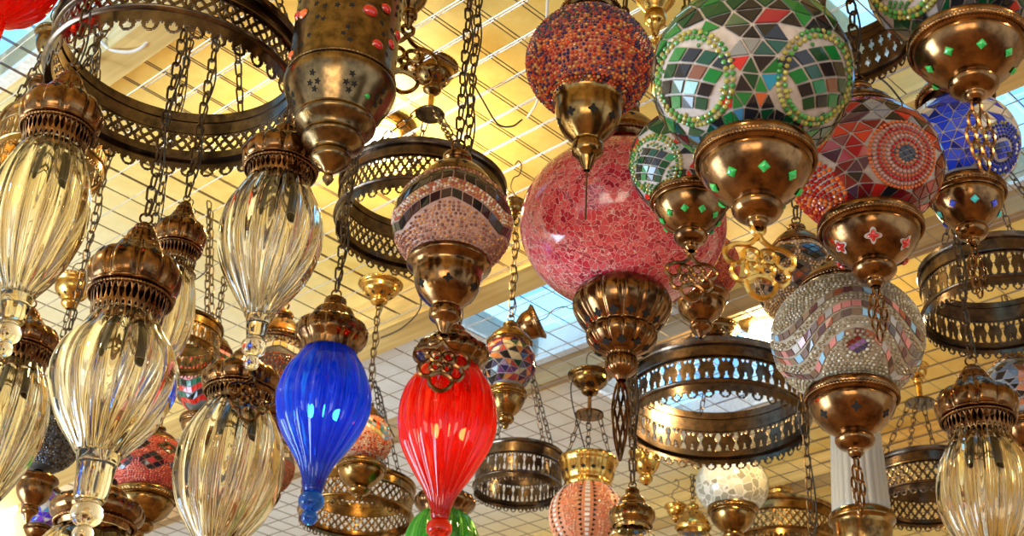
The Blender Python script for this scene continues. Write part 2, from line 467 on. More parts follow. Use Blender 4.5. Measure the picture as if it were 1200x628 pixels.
CAP_A = [(0,.09),(.03,.12),(.035,.20),(.07,.23),(.085,.21),(.09,.29),(.13,.33),(.18,.34),(.185,.41),(.20,.43),(.23,.44),(.235,.49),(.28,.56),(.32,.68),(.345,.73),(.35,.80),(.38,.89),(.42,.96),(.47,1.0),(.53,1.0),(.60,.96),(.64,.90),(.645,.94),(.665,.94),(.68,.86)]
CAP_D = [(0,.14),(.08,.20),(.12,.34),(.22,.36),(.26,.30),(.34,.44),(.45,.62),(.60,.82),(.72,.93),(.80,1.0),(.92,1.02),(1.0,.96)]
CAP_B = [(0,.20),(.05,.30),(.18,.32),(.22,.46),(.30,.56),(.40,.60),(.46,.78),(.54,.95),(.64,1.0),(.76,.97),(.84,.86),(.90,.80),(1.0,.74)]
CUP = [(0,1.0),(.05,1.03),(.12,1.0),(.17,.90),(.22,.93),(.34,.86),(.50,.68),(.62,.45),(.66,.36),(.70,.42),(.76,.43),(.84,.34),(.88,.18),(.94,.17),(1.0,.10)]
CUP_P = [(0,.62),(.04,.86),(.12,.98),(.22,1.0),(.32,.92),(.42,.76),(.46,.68),(.50,.72),(.58,.70),(.68,.52),(.72,.34),(.76,.30),(.80,.34),(.90,.30),(.95,.16),(1.0,.10)]
CUP_C = [(0,1.0),(.06,1.04),(.12,.90),(.18,.84),(.30,.82),(.45,.70),(.58,.46),(.64,.34),(.68,.40),(.78,.38),(.84,.24),(.92,.16),(1.0,.08)]
def cap_part(fx, nm, shp, y0, y1, r, mt, lobes=0, amp=.03, n=72, sub=3, holes=None, gems=None, rope=None, hole_shape='clover', hm=None):
    pts = [(y0 + (y1 - y0)*t, r*q) for t, q in shp]
    pr = fx.pr(spl(pts, sub)); pr = [(max(a, .0004), z) for a, z in pr]
    b = MB()
    b.lathe(pr, n if not lobes else lobes*18, lobes, amp, sharp=True, amp_fn=(lambda t: max(0, math.sin(PI*min(1, t*1.0)))**.5) if lobes else None)
    ns = len(b.f)
    if holes:
        for t, cnt, sz, ph in holes:
            for i in range(cnt): inlay(b, pr, t, 2*PI*(i + ph)/cnt, sz*fx.k, hole_shape, .0005)
    o = b.build(nm, mt, fx.o, angle=55, split=ns if holes else None, mat2=hm)
    if rope:
        rb = MB()
        for t, q, rr in rope:
            y = y0 + (y1-y0)*t; k = fx.kk(y); nb = max(24, int(2*PI*q*r/4.2))
            rb.torus(q*r*k, fx.z(y), rr*k, nb*5, 8, nb, .30)
        rb.build('rope_trim', mt, o, angle=0)
    if gems:
        t, cnt, sz, ph, gm, shape, rim = gems
        for i in range(cnt):
            if rim:
                h = MB(); inlay(h, pr, t, 2*PI*(i + ph)/cnt, sz*1.45*fx.k, shape, .0004); h.build('gem_setting', rim, o)
            h = MB(); inlay(h, pr, t, 2*PI*(i + ph)/cnt, sz*fx.k, shape, .0008, dome=sz*.45*fx.k); h.build('gem', gm[i % len(gm)], o)
    return o

# ---- pendants that hang under the bowls, each bent from flat brass strip
def pend_frame(fx, y0, y1, ang, xo=0):
    z0, z1 = fx.z(y0), fx.z(y1); H = z0 - z1
    ca, sa = math.cos(ang), math.sin(ang)
    return lambda x, t: (x*H*ca + xo, x*H*sa, z0 - t*H)
def rosette(fx, y0, y1, ang, mt, wire=.035, parent=None, xo=0):
    T = pend_frame(fx, y0, y1, ang, xo); H = fx.z(y0) - fx.z(y1); b = MB(); r = wire*H
    def circ(cx, ct, rx, rt=None, a0=0, a1=2*PI, n=18, closed=True):
        rt = rt or rx
        ts = np.linspace(a0, a1, n, endpoint=not closed)
        b.tube([T(cx + rx*math.cos(a), ct + rt*math.sin(a)) for a in ts], r, 6, closed)
    circ(0, .07, .07)
    for s in (-1, 1):
        b.tube([T(x*s, t) for x, t in spl([(0,.14),(.04,.22),(.14,.30),(.28,.32),(.40,.40),(.40,.52),(.30,.58),(.20,.52),(.22,.42)], 4)], r, 6)
        b.tube([T(x*s, t) for x, t in spl([(.30,.58),(.34,.68),(.28,.78),(.18,.78),(.12,.70)], 4)], r, 6)
        circ(.10*s, .44, .09, .08)
        circ(.09*s, .62, .07, .07)
    b.tube([T(x, t) for x, t in spl([(-.18,.78),(-.14,.92),(0,1.0),(.14,.92),(.18,.78),(0,.70),(-.18,.78)], 4)], r, 6)
    circ(0, .54, .05)
    return b.build('filigree_pendant', mt, parent or fx.o)
def linkpend(fx, y0, y1, ang, mt, w=.34, parent=None):
    T = pend_frame(fx, y0, y1, ang); H = fx.z(y0) - fx.z(y1); b = MB(); r = .02*H
    rows = [(.10, [0]), (.30, [-.6, .6]), (.50, [-1, 0, 1]), (.68, [-.6, .6]), (.86, [0])]
    for t, xs in rows:
        for x in xs:
            b.tube([T(x*w*.30 + .5*w*.30*math.cos(a), t + .125*math.sin(a)) for a in np.linspace(0, 2*PI, 14, endpoint=False)], r, 5, True)
    b.tube([T(0, -.06 + .1*i/2) for i in range(3)], r, 5)
    return b.build('filigree_pendant', mt, parent or fx.o)

# ------------------------------------------------------------------ fluted glass teardrop lamps
def glass_body(fx, prof, flutes, twist, mt, depth=.10, wall=.0035):
    """blown glass with thick ribs: an outer fluted skin and an inner skin fluted less, closed at both rims"""
    n = flutes*12; th = np.linspace(0, 2*PI, n, endpoint=False); L = len(prof); out, inn = [], []
    for j, (r, z) in enumerate(prof):
        t = j/(L-1); am = depth * max(0, math.sin(PI*min(1, t*1.02 + .03)))**.5
        ph = flutes*th/2 + twist*t
        q = r*(1 - am + am*np.abs(np.cos(ph))**.8)
        w = min(wall, r*.25)
        qi = r*(1 - am*1.0) - w*(1 + .35*np.cos(2*ph + 1.0))
        out.append(np.stack([q*np.cos(th), q*np.sin(th), np.full(n, z)], 1)); inn.append(np.stack([qi*np.cos(th), qi*np.sin(th), np.full(n, z)], 1))
    g = MB(); g.grid(np.array(out + inn[::-1]), wrap_v=True); o = g.build('fluted_glass', mt, fx.o, angle=0)
    return o

def teardrop(label, px, py, rg, R, ytop, capy1, capr, gl, mt, pinch=True, group=None, capstyle='A', brs=None, flutes=15, twist=1.2, bulbs=(), sc=1.0, inner_fill=None, ch=True):
    """gl: list (y, r) of glass outline; px,py: point on axis at widest glass"""
    brs = brs or COPPER
    fx = Fix('glass_pendant_lamp', label, 'hanging lamp', px, py, rg, R, group)
    if capstyle == 'A':
        cap_part(fx, 'brass_cap', CAP_A, ytop, capy1, capr, brs, lobes=10, amp=.09, holes=[(.695, 10, capr*.10, 0)], rope=[(.70, .88, capr*.035)])
        y0 = ytop + (capy1-ytop)*.69; neck = spl([(y0, capr*.82), (y0+(capy1-y0)*.5, capr*.76), (capy1, capr*.74), (capy1 + (capy1-y0)*.12, capr*.86)], 4)
        pr = fx.pr(neck)
        def pf(v):
            return tuple(pat(pr, v)[0])
        P, keep = masked(pf, 360, 24, m_lace, 36)
        b = MB(); b.grid(P, keep=keep); b.build('filigree_collar', brs, fx.o, solid=.0012)
        yl = capy1
        skt_r = capr*.24
    else:
        cap_part(fx, 'brass_cap', CAP_B, ytop, capy1, capr, brs, lobes=12, amp=.05, holes=[(.58, 12, capr*.11, 0)])
        yl = capy1; skt_r = capr*.34
    loop(fx, ytop - capr*.10, capr*.13, brs)
    # dark socket inside the glass
    s = MB(); s.lathe(fx.pr(spl([(yl-4, skt_r*.8), (yl, skt_r), (yl + capr*.45, skt_r), (yl + capr*.5, skt_r*.7)], 2)), 24); s.build('lamp_socket', SOCKET, fx.o)
    prof = fx.pr(spl(gl, 6))
    glass_body(fx, prof, flutes, twist, mt)
    if inner_fill:
        l = bpy.data.lights.new('glow_light', 'POINT'); l.energy = inner_fill[0]; l.color = inner_fill[1]; l.shadow_soft_size = .012  # light added inside an unlit lamp so the coloured glass looks luminous
        lo = bpy.data.objects.new('glow_light', l); C.objects.link(lo); lo.parent = fx.o; lo.location = (0, 0, fx.z(py + (gl[-1][0] - py)*.1))
    if bulbs:
        f = MB(); prof = fx.pr(spl(bulbs, 5)); prof = [(max(a, .0003), z) for a, z in prof]
        f.lathe(prof, 28); f.build('glass_finial', mt, fx.o, angle=0)
    if ch: chain(fx, ytop - capr*.2, sc)
    return fx

def finial(y0, r0, yb, rb):
    """solid glass drop: stem from (y0,r0) to a ball at yb radius rb and a smaller one under it"""
    return [(y0, r0*1.0), (y0+(yb-y0)*.25, r0*.86), (yb-rb*.95, r0*.72), (yb-rb*.75, rb*.62), (yb-rb*.3, rb*.98), (yb+rb*.25, rb*.98), (yb+rb*.62, rb*.6),
            (yb+rb*.75, rb*.45), (yb+rb*1.0, rb*.62), (yb+rb*1.35, rb*.66), (yb+rb*1.7, rb*.4), (yb+rb*1.8, .3)]

CG = 'clear fluted glass lamps'
teardrop('large clear fluted glass teardrop lamp at left, its long stem ending in a glass ball', 136, 432, 75, .095, 262, 388, 55,
         [(372,38),(392,50),(412,66),(438,75),(465,72),(495,58),(520,38),(534,27)], CLEAR, bulbs=finial(534, 26, 603, 19), group=CG, sc=1.0)
teardrop('clear fluted glass lamp hanging at the left edge below the large bronze ring', 42, 258, 58, .070, 84, 186, 48,
         [(174,34),(192,44),(220,55),(258,59),(290,52),(320,38),(340,24),(348,20)], CLEAR, bulbs=finial(348, 20, 391, 15), group=CG)
teardrop('clear fluted glass lamp hanging under the gem studded brass cylinder lantern', 316, 284, 61, .078, 145, 226, 47,
         [(212,34),(228,44),(252,57),(284,61.5),(312,55),(340,38),(362,22),(372,16)], CLEARW, bulbs=finial(372, 15, 408, 14), group=CG)
amber = teardrop('clear amber fluted glass lamp low between the large clear lamp and the blue lamp', 266, 562, 63, .104, 408, 486, 47,
         [(474,34),(492,46),(520,60),(560,64),(596,55),(622,38),(640,24)], CLEAR, bulbs=finial(640, 22, 690, 15), group=CG)
rosette(amber, 452, 512, .25, COPPER, .03, xo=.0).location = (.02, -amber.kk(480)*50, 0)
teardrop('clear amber fluted glass lamp cut off by the left edge, low in the picture', 4, 492, 50, .082, 360, 438, 44,
         [(424,30),(442,38),(465,47),(496,51),(530,45),(562,31),(584,18)], CLEAR, bulbs=finial(584, 17, 625, 12), group=CG)
teardrop('small clear fluted lamp half hidden behind the cap of the large clear lamp', 192, 378, 33, .047, 236, 318, 31,
         [(306,20),(322,25),(345,31),(378,34),(405,28),(425,17),(438,11)], CLEAR, bulbs=finial(438, 10, 465, 8), group=CG)
teardrop('clear pale fluted glass lamp at the bottom right corner under a bronze cap', 1157, 582, 57, .088, 428, 522, 48,
         [(508,32),(524,40),(550,53),(585,58),(615,52),(645,34),(665,18)], CLEAR, bulbs=finial(665, 17, 710, 12), group=CG)
teardrop('cobalt blue fluted glass teardrop lamp with a ribbed bronze cap', 379, 470, 56, .088, 349, 414, 43,
         [(408,28),(420,36),(440,49),(468,56.5),(495,52),(520,38),(542,23),(560,15),(574,12)], BLUEG, capstyle='B', brs=COPPER, twist=.8, inner_fill=(.55, (.7, .85, 1)),
         bulbs=finial(574, 12, 588, 15))
teardrop('bright red fluted glass teardrop lamp behind a hanging filigree charm', 524, 492, 58, .085, 383, 432, 44,
         [(426,30),(438,38),(462,53),(492,58.5),(520,54),(550,38),(576,21),(594,13),(606,11)], REDG, capstyle='B', brs=COPPER, twist=.5, inner_fill=(.5, (1, .75, .5)),
         bulbs=finial(606, 11, 620, 15))
teardrop('green fluted glass lamp at the bottom edge directly behind the red lamp', 517, 650, 46, .10, 560, 604, 36,
         [(600,24),(612,36),(630,44),(650,46),(675,38),(700,20)], GREENG, capstyle='B', brs=COPPER, twist=.5)
teardrop('red fluted glass lamp cut off by the top left corner', 15, -38, 62, .085, -170, -95, 44,
         [(-104,30),(-85,48),(-50,62),(-30,62),(0,50),(16,30),(24,12)], REDG, capstyle='B', brs=COPPER, twist=1.2, bulbs=finial(24, 11, 60, 9), ch=False, inner_fill=(.3, (1, .75, .5)))

# ------------------------------------------------------------------ mosaic globe lamps
class Mosaic:
    """tesserae and beads laid on an ellipsoid of radii R, h; angle 0 faces the viewer's side"""
    def __init__(s, R, h, seed=1, t=.0011): s.R, s.h, s.b, s.rn, s.t = R, h, MB(), random.Random(seed), t; s.taken = []
    def S(s, th, la, o):
        a = th - PI/2; n = np.array([math.cos(la)/s.R, math.sin(la)/s.h]); n /= np.linalg.norm(n)
        r = s.R*math.cos(la) + n[0]*o; z = s.h*math.sin(la) + n[1]*o
        return (r*math.cos(a), r*math.sin(a), z)
    def poly(s, pts, col, inset=.09):
        c = np.mean(pts, 0); n = len(pts); P = np.array(pts)
        base = c + (P - c) * (1 - inset); top = c + (P - c) * (1 - inset - .06)
        j = 1 + s.rn.uniform(-.5, .5) * .3; tl = s.t * j
        vs = [s.S(*p, .0001) for p in base] + [s.S(*p, tl) for p in top]
        s.b.add(vs, [(k, (k+1) % n, n + (k+1) % n, n + k) for k in range(n)] + [tuple(range(n, 2*n))], col)
    def bead(s, th, la, r, col):
        cl = max(.2, math.cos(la)); m = 6; vs = []
        for q, o in ((1, 0), (.72, .75)):
            for k in range(m):
                a = 2*PI*k/m; vs.append(s.S(th + q*r*math.cos(a)/cl, la + q*r*math.sin(a), o*r*s.R*.7))
        vs.append(s.S(th, la, r*s.R*.85))
        s.b.add(vs, [(k, (k+1) % m, m+(k+1) % m, m+k) for k in range(m)] + [(m+k, m+(k+1) % m, 2*m) for k in range(m)], col)
    def free(s, th, la):
        for t0, l0, q in s.taken:
            d = (th - t0 + PI) % (2*PI) - PI
            if math.hypot(d * math.cos((la + l0)/2), la - l0) < q: return False
        return True
    def tri(s, nu, la0, la1, nv, colf, jit=.15, pquad=.15, where=None):
        G = {}
        for j in range(nv + 1):
            for i in range(nu):
                du, dv = 2*PI/nu, (la1-la0)/nv
                jj = jit if 0 < j < nv else 0
                G[i, j] = (2*PI*(i + (j % 2)*.5)/nu - PI + s.rn.uniform(-jit, jit)*du, la0 + (j + s.rn.uniform(-jj, jj))*dv)
        for j in range(nv):
            for i in range(nu):
                i2 = (i+1) % nu
                q = [G[i, j], G[i2, j], G[i2, j+1], G[i, j+1]]
                q = [(t if abs(t - q[0][0]) < PI else t + 2*PI*(1 if q[0][0] > t else -1), l) for t, l in q]
                c = np.mean(q, 0)
                if not s.free(c[0], c[1]) or (where and not where(c[0], c[1])): continue
                x = s.rn.random()
                if x < pquad: s.poly(q, colf(s.rn, *c))
                else:
                    if math.hypot((q[0][0]-q[2][0])*math.cos(c[1]), q[0][1]-q[2][1]) < math.hypot((q[1][0]-q[3][0])*math.cos(c[1]), q[1][1]-q[3][1])*s.rn.choice([1, 1, .8, 1.3]): A, B = [q[0], q[1], q[2]], [q[0], q[2], q[3]]
                    else: A, B = [q[0], q[1], q[3]], [q[1], q[2], q[3]]
                    for T in (A, B): s.poly(T, colf(s.rn, *c), .14)
    def fill(s, sp, colf, la0=-1.15, la1=1.15, r=.46, where=None):
        n = int((la1-la0)/(sp*.87))
        for j in range(n):
            la = la0 + j*sp*.87; m = int(2*PI*math.cos(la)/sp)
            for i in range(m):
                th = 2*PI*(i + .5*(j % 2))/m - PI + s.rn.uniform(-.12, .12)*sp; l2 = la + s.rn.uniform(-.12, .12)*sp
                if s.free(th, l2) and not (where and not where(th, l2)): s.bead(th, l2, sp*r*s.rn.uniform(.8, 1.05), colf(s.rn, th, l2))
    def row(s, f, sp, colf, r=.48, th0=-PI, th1=PI):
        th = th0
        while th < th1:
            la = f(th)
            if s.free(th, la): s.bead(th, la, sp*r, colf(s.rn, th, la))
            d = (f(th + .02) - la)/.02; th += sp/math.hypot(math.cos(la), d)
    def squares(s, f, w, hh, colf, gap=.12, th0=-PI, th1=PI):
        th = th0
        while th < th1:
            la = f(th); cl = math.cos(la); d = (f(th+.02) - f(th-.02))/.04; st = w/math.hypot(cl, d)
            t2 = th + st
            if s.free(th + st/2, f(th+st/2)):
                s.poly([(th, la - hh/2), (t2, f(t2) - hh/2), (t2, f(t2) + hh/2), (th, la + hh/2)], colf(s.rn, th, la), gap)
            th = t2
    def medal(s, t0, l0, rad, rings, spb, core=None, cs=.09, n=3):
        """concentric bead rings, colours from outside in; core: colours of an inner diamond of tiles"""
        k = 0; q = rad
        for c in rings:
            nb = max(5, int(2*PI*q/spb))
            for i in range(nb):
                a = 2*PI*i/nb; la = l0 + q*math.sin(a); th = t0 + q*math.cos(a)/max(.3, math.cos(la)*.5 + math.cos(l0)*.5)
                s.bead(th, la, spb*.48, c if not callable(c) else c(s.rn, th, la))
            q -= spb*.95
        if core: s.cluster(t0, l0, core, cs, n)
        if core and n == 4:
            q = rad - 2.0*spb*.95; g = spb*.8; m = int(q/g)
            for i in range(-m, m + 1):
                for j in range(-m, m + 1):
                    x, y = i*g, j*g
                    if math.hypot(x, y) < q and abs(x)/(4*cs*.72 + .03) + abs(y)/(4*cs*.5 + .03) > 1: s.bead(t0 + x/math.cos(l0 + y), l0 + y, spb*.36, s.rn.choice([YG, (.03,.14,.03), (.05,.2,.05)]))
        s.taken.append((t0, l0, rad + spb*.6))
    def cluster(s, t0, l0, cols, cs, n=3):
        cl = math.cos(l0)
        for i in range(n):
            for j in range(n):
                u, v = (i - (n-1)/2), (j - (n-1)/2)
                def L(a, b): return (t0 + (a - b)*cs*.72/cl, l0 + (a + b)*cs*.5)
                s.poly([L(u-.5, v-.5), L(u+.5, v-.5), L(u+.5, v+.5), L(u-.5, v+.5)], cols[(i*n + j) % len(cols)], .14)
def pick(*cols):
    def f(rn, th, la):
        c = rn.choice(cols); j = rn.uniform(.8, 1.15); return tuple(min(1, x*j) for x in c)
    return f
# tile colours
DG=(.006,.055,.02); GR=(.01,.17,.035); BK=(.015,.013,.015); RD=(.50,.02,.012); DR=(.16,.008,.01); OR=(.85,.20,.04); YG=(.38,.34,.07); GD=(.70,.46,.12)
BL=(.02,.05,.55); DB=(.01,.02,.18); CY=(.05,.45,.75); WH=(.85,.82,.78); PK=(.80,.30,.30); PU=(.14,.03,.16); BN=(.20,.07,.03); MR=(.50,.50,.50); CR=(.75,.62,.42)
def tri_wave(x): x = (x/(2*PI)) % 1; return 4*abs(x - .5) - 1

def globe_lamp(label, px, py, rpx, R, base, design, hk=.86, cap=None, cup=None, pend=None, group=None, brs=None, ch=True, sc=1.0, seed=1,
               loopy=None, gems=None, cupshape=None, rod=None, holes=None, cable=True, name='mosaic_globe_lamp', canopy=None, lobes=0, caphole=True, chz=None, cuplobes=0, tessname='tesserae', tilt=None, caprope=True):
    brs = brs or COPPER
    fx = Fix(name, label, 'hanging lamp', px, py, rpx, R, group)
    h = R*hk
    g = MB(); las = np.linspace(PI/2 - .12, -PI/2 + .12, 36)
    q = .987 if design else 1
    g.lathe([(R*q*math.cos(l), h*q*math.sin(l)) for l in las], 72 if not lobes else lobes*8, lobes, .10)
    g.build('glass_globe', base, fx.o, angle=0)
    if design:
        mo = Mosaic(R, h, seed); design(mo); mo.b.build(tessname, TILE, fx.o, smooth=False, colors=True)
    if cap:
        y0, y1, r = cap
        cap_part(fx, 'brass_cap', CAP_D, y0, y1, r, brs, holes=[(.62, 8, r*.10, .3)] if caphole else None, rope=[(.90, 1.04, r*.05)] if caprope else None)
        loop(fx, y0 - r*.12, r*.16, brs)
        if ch: chain(fx, y0 - r*.22, sc, cable=cable, z1=chz)
    elif ch: chain(fx, py - rpx*.8, sc, cable=cable, z1=chz)
    if cup:
        y0, y1, r = cup
        cap_part(fx, 'brass_bowl', cupshape or CUP, y0, y1, r, brs, lobes=cuplobes, amp=.06, rope=None if cupshape else [(.12, .98, r*.045)], gems=gems, holes=holes)
        yb = y1
        if pend:
            kind, pa, pb, ang = pend[:4]
            {'r': rosette, 'l': linkpend}[kind](fx, pa, pb, ang, pend[4] if len(pend) > 4 else brs)
        if rod:
            b = MB(); b.tube([(0, 0, fx.z(y1 - 2)), (0, 0, fx.z(rod))], .0016, 6); b.build('pull_wire', CHAIN, fx.o)
    if canopy: add_canopy(fx, *canopy)
    return fx
CAN = [(0,1.0),(.06,1.05),(.14,1.0),(.20,.90),(.40,.84),(.58,.62),(.68,.40),(.72,.34),(.78,.42),(.88,.38),(1.0,.14)]
def add_canopy(fx, y0, y1, r, mt=None, hub=None, parent=None):
    o = cap_part(fx, 'canopy', CAN, y0, y1, r, mt or GOLD, holes=[(.52, 8, r*.11, .2)], rope=[(.06, 1.05, r*.05)], n=48, hm=None)
    k = fx.kk(y0); d = MB(); d.lathe([(.001, fx.z(y0)), (r*k*1.02, fx.z(y0))], 40); d.build('canopy_plate', mt or GOLD, o)
    hb = MB(); z0 = fx.z(y0); zt = fx.top()
    if zt > z0 + .005:
        L = zt - z0; w = min(.012, L*.3)
        hb.tube([(w*x, 0, z0 + L*t) for x, t in spl([(0,0),(0,.15),(-1,.35),(-.6,.6),(.6,.7),(.9,.95),(.2,1.06),(-.4,.95)], 4)], .0016, 5)
        hb.build('hook', CHAIN, o)
    return o

# --- designs
def d_brown(m):
    P = pick((.75,.35,.12), (.35,.12,.08), (.60,.28,.18), (.25,.10,.08))
    w1 = lambda t: -.20 + .20*tri_wave(t*3.0 + .2)
    w2 = lambda t: w1(t) + .46
    m.squares(w1, .19, .19, pick(BK, (.05,.02,.02)), .1)
    for o in (.145, .205, .265, .325): m.row(lambda t, o=o: w1(t) + o, .062, pick((.8,.45,.18), (.55,.15,.08), (.85,.7,.6)))
    m.squares(w2, .20, .19, pick(BK, (.06,.03,.02)), .1); m.squares(lambda t: w2(t)+.20, .20, .18, pick(BK, (.06,.03,.02)), .1)
    for o in (.33, .40, .47, .54): m.row(lambda t, o=o: w2(t) + o, .062, P)
    m.fill(.078, P, -1.15, .3, .40, where=lambda t, l: l < w1(t) - .14)
def d_multibead(m):
    A = pick((.62,.07,.02), (.70,.18,.04), (.25,.02,.03), (.05,.02,.08), (.6,.30,.09), (.5,.05,.02), (.02,.02,.09))
    B = pick((.03,.03,.10), (.35,.05,.05), (.05,.02,.05), (.55,.24,.08), (.25,.05,.08), (.04,.08,.06))
    m.fill(.068, lambda r, t, l: A(r, t, l) if l < .05 + .15*math.sin(3*t) else B(r, t, l), -1.1, 1.15, .47)
def d_green(m):
    ring = [pick(YG, (.04,.22,.04), (.36,.30,.10)), pick((.08,.30,.06), YG)]
    for t0, l0 in ((-.80, -.52), (.92, -.55), (2.7, -.4)): m.medal(t0, l0, .50, ring, .066, [DG, BK, GR, BK, BK, GR, DG, BK, GR, BN, BK, DG, BK, DG, BK, GR], .20, n=4)
    base = pick(DG, BK, BK, DG, GR)
    def c(r, t, l):
        if r.random() < .09: return r.choice([RD, (.5,.1,.03), (.02,.25,.4), (.3,.02,.03), (.05,.18,.3)])
        return base(r, t, l)
    m.tri(24, -1.22, .95, 12, c, .14, .12)
def d_green2(m):
    m.medal(-.80, -.50, .55, [pick(YG, (.04,.22,.04)), pick((.08,.30,.06), YG)], .075, [DG, BK, GR, BK, DG, BK, GR, BK, DG, BK, BK, DG, GR, BK, DG, BK], .18, n=4)
    m.tri(18, -1.2, .9, 9, lambda r, t, l: RD if r.random() < .1 else r.choice([BK, BK, DG, (.1,.08,.07)]), .15, .12)
def d_red(m):
    m.medal(.60, -.42, .48, [(.7,.15,.03), (.55,.28,.24), RD, (.6,.13,.06), (.6,.32,.28), RD, (.6,.2,.1)], .060, [BK], .10)
    m.medal(-1.15, -.72, .50, [pick(OR, RD)]*8, .075)
    m.tri(22, -1.08, 1.0, 11, lambda r, t, l: r.choice([DR, RD, BK, DR, (.35,.02,.02), (.08,.03,.05), (.25,.25,.3) if l > .1 else DR]), .15, .2)
def d_blue(m):
    m.medal(.98, -.62, .52, [pick(BL, YG), pick(DB, BL), pick(WH, BL), BL, DB], .07, [BL, DB, BK, BL], .13)
    m.medal(-.85, -.05, .36, [BL, DB, WH, BL, DB], .066)
    def c(r, t, l):
        if abs(t) < .38 or abs(t) > 1.9: return r.choice([BL, (.03,.08,.62), DB, BL])
        return r.choice([WH, CR, MR, BL, (.75,.65,.5), CR])
    m.tri(24, -1.05, .95, 11, c, .18, .35)
def d_silver(m):
    S = pick((.45,.37,.22), (.30,.24,.14), (.60,.54,.40), (.38,.28,.18)); w = lambda t: -.38 + .26*math.cos(3*(t - .15))
    T = pick((.10,.07,.05), (.35,.10,.05), (.45,.42,.38), (.30,.55,.75), (.65,.25,.22), (.14,.05,.05), (.25,.16,.10), (.18,.12,.1))
    m.squares(w, .135, .12, T, .1); m.squares(lambda t: w(t)+.14, .135, .12, T, .1); m.squares(lambda t: w(t)+.42, .135, .12, T, .1); m.squares(lambda t: w(t)-.30, .135, .11, T, .1)
    m.medal(.15, -.62, .20, [S, S], .06, [(.05,.04,.10), (.25,.12,.3), DR], .09)
    m.fill(.058, S, -1.1, 1.15, .44, where=lambda t, l: all(abs(l - w(t) - o) > .085 for o in (0, .14, .42, -.30)))
def d_gold(m):
    S = pick((.70,.42,.15), (.50,.28,.10), (.8,.6,.35))
    for t0 in np.arange(-PI, PI, PI/4):
        m.cluster(t0, -.30, [BK, BN, BK, BN, (.4,.08,.02), BN, BK, BN, BK], .19); m.taken.append((t0, -.30, .32))
        m.cluster(t0 + PI/8, .38, [BK, BK, BN, BK], .20); m.taken.append((t0 + PI/8, .38, .32))
    m.fill(.075, S, -1.1, 1.1, .46)
def d_multi(m):
    m.tri(16, -1.0, 1.05, 8, pick((.08,.02,.10), BK, (.65,.22,.06), (.04,.02,.08), (.6,.5,.3), (.4,.05,.04), DG, PU), .22, .3)
def d_bw(m):
    m.tri(20, -.9, 1.1, 9, lambda r, t, l: r.choice([(.12,.16,.22), BK, (.2,.25,.3)]) if t < .1 else r.choice([BN, (.6,.2,.08), BK]), .2, .3)
def d_rainbow(m):
    w = lambda t: .05 + .18*tri_wave(t*4)
    T = pick(RD, (.05,.25,.2), WH, BK, OR, (.2,.4,.6), (.7,.6,.2))
    for o in (0, .19, .38): m.squares(lambda t, o=o: w(t)+o, .17, .16, T, .12)
    m.fill(.085, pick(OR, (.8,.5,.3), RD, (.7,.6,.4)), -1.1, 1.1, .45, where=lambda t, l: l < w(t)-.13 or l > w(t)+.5)
def d_zig(m):
    for k in range(-5, 6):
        c = [pick(RD, (.7,.08,.04)), pick((.02,.10,.05), BK), pick(RD, DR), pick(BK, (.02,.12,.06)), pick((.15,.2,.4), PK)][k % 5]
        m.squares(lambda t, k=k: k*.19 + .13*tri_wave(t*5), .20, .18, c, .06)
def d_blackbead(m):
    m.fill(.075, pick((.12,.14,.16), (.20,.26,.34), (.06,.05,.05), (.35,.36,.36), (.25,.18,.1)), -1.1, .28, .46)
    m.squares(lambda t: .40, .24, .2, pick(BK), .1); m.squares(lambda t: .61, .26, .2, pick(BK), .1)
def d_viol(m):
    m.tri(14, -1.0, 1.0, 7, pick((.06,.02,.5), BL, (.04,.25,.5), (.2,.05,.45), MR), .2, .4)
def d_diam(m):
    for t0 in np.arange(-PI, PI, PI/4):
        m.cluster(t0, -.15, [BK, BK, BK, BK, RD, BK, BK, BK, BK], .20); m.taken.append((t0, -.15, .27))
        m.cluster(t0 + PI/8, .38, [BK, BK, BK, BK, RD, BK, BK, BK, BK], .16); m.taken.append((t0+PI/8, .38, .24))
    for o in (.10, .17): m.row(lambda t, o=o: o + .13*tri_wave(t*8 + PI), .065, pick((.95,.25,.12), (.9,.35,.2)))
    m.fill(.07, pick((.70,.10,.06), (.85,.2,.1), (.55,.05,.05)), -1.1, 1.1, .46)
def d_orange(m):
    for t0 in np.arange(-PI, PI, PI/3):
        for la in np.arange(-.95, 1.0, .13):
            for s in (-1, 1):
                c = .16; m.poly([(t0 + s*c, la-.05), (t0 + s*(c+.11), la), (t0 + s*c, la+.05)], BK, .05)
            m.poly([(t0-.09, la-.05), (t0+.09, la-.05), (t0+.09, la+.05), (t0-.09, la+.05)], WH, .2)
        m.taken += [(t0, la, .30) for la in np.arange(-1, 1.1, .2)]
    m.fill(.085, pick((.95,.42,.25), (.9,.3,.15), (.95,.55,.35)), -1.1, 1.1, .46)
def d_redbead(m):
    m.fill(.08, pick((.75,.10,.04), (.85,.22,.06), (.45,.05,.04)), -1.1, 1.1, .46)
def d_brownred(m):
    m.fill(.08, pick((.55,.10,.03), (.35,.08,.03), (.6,.25,.08), BN), -1.1, .2, .46); m.squares(lambda t: .35 + .1*tri_wave(t*6), .2, .2, pick(GD, BN, CR), .12)
    m.fill(.085, pick(GD, CR, BN), .5, 1.1, .46)

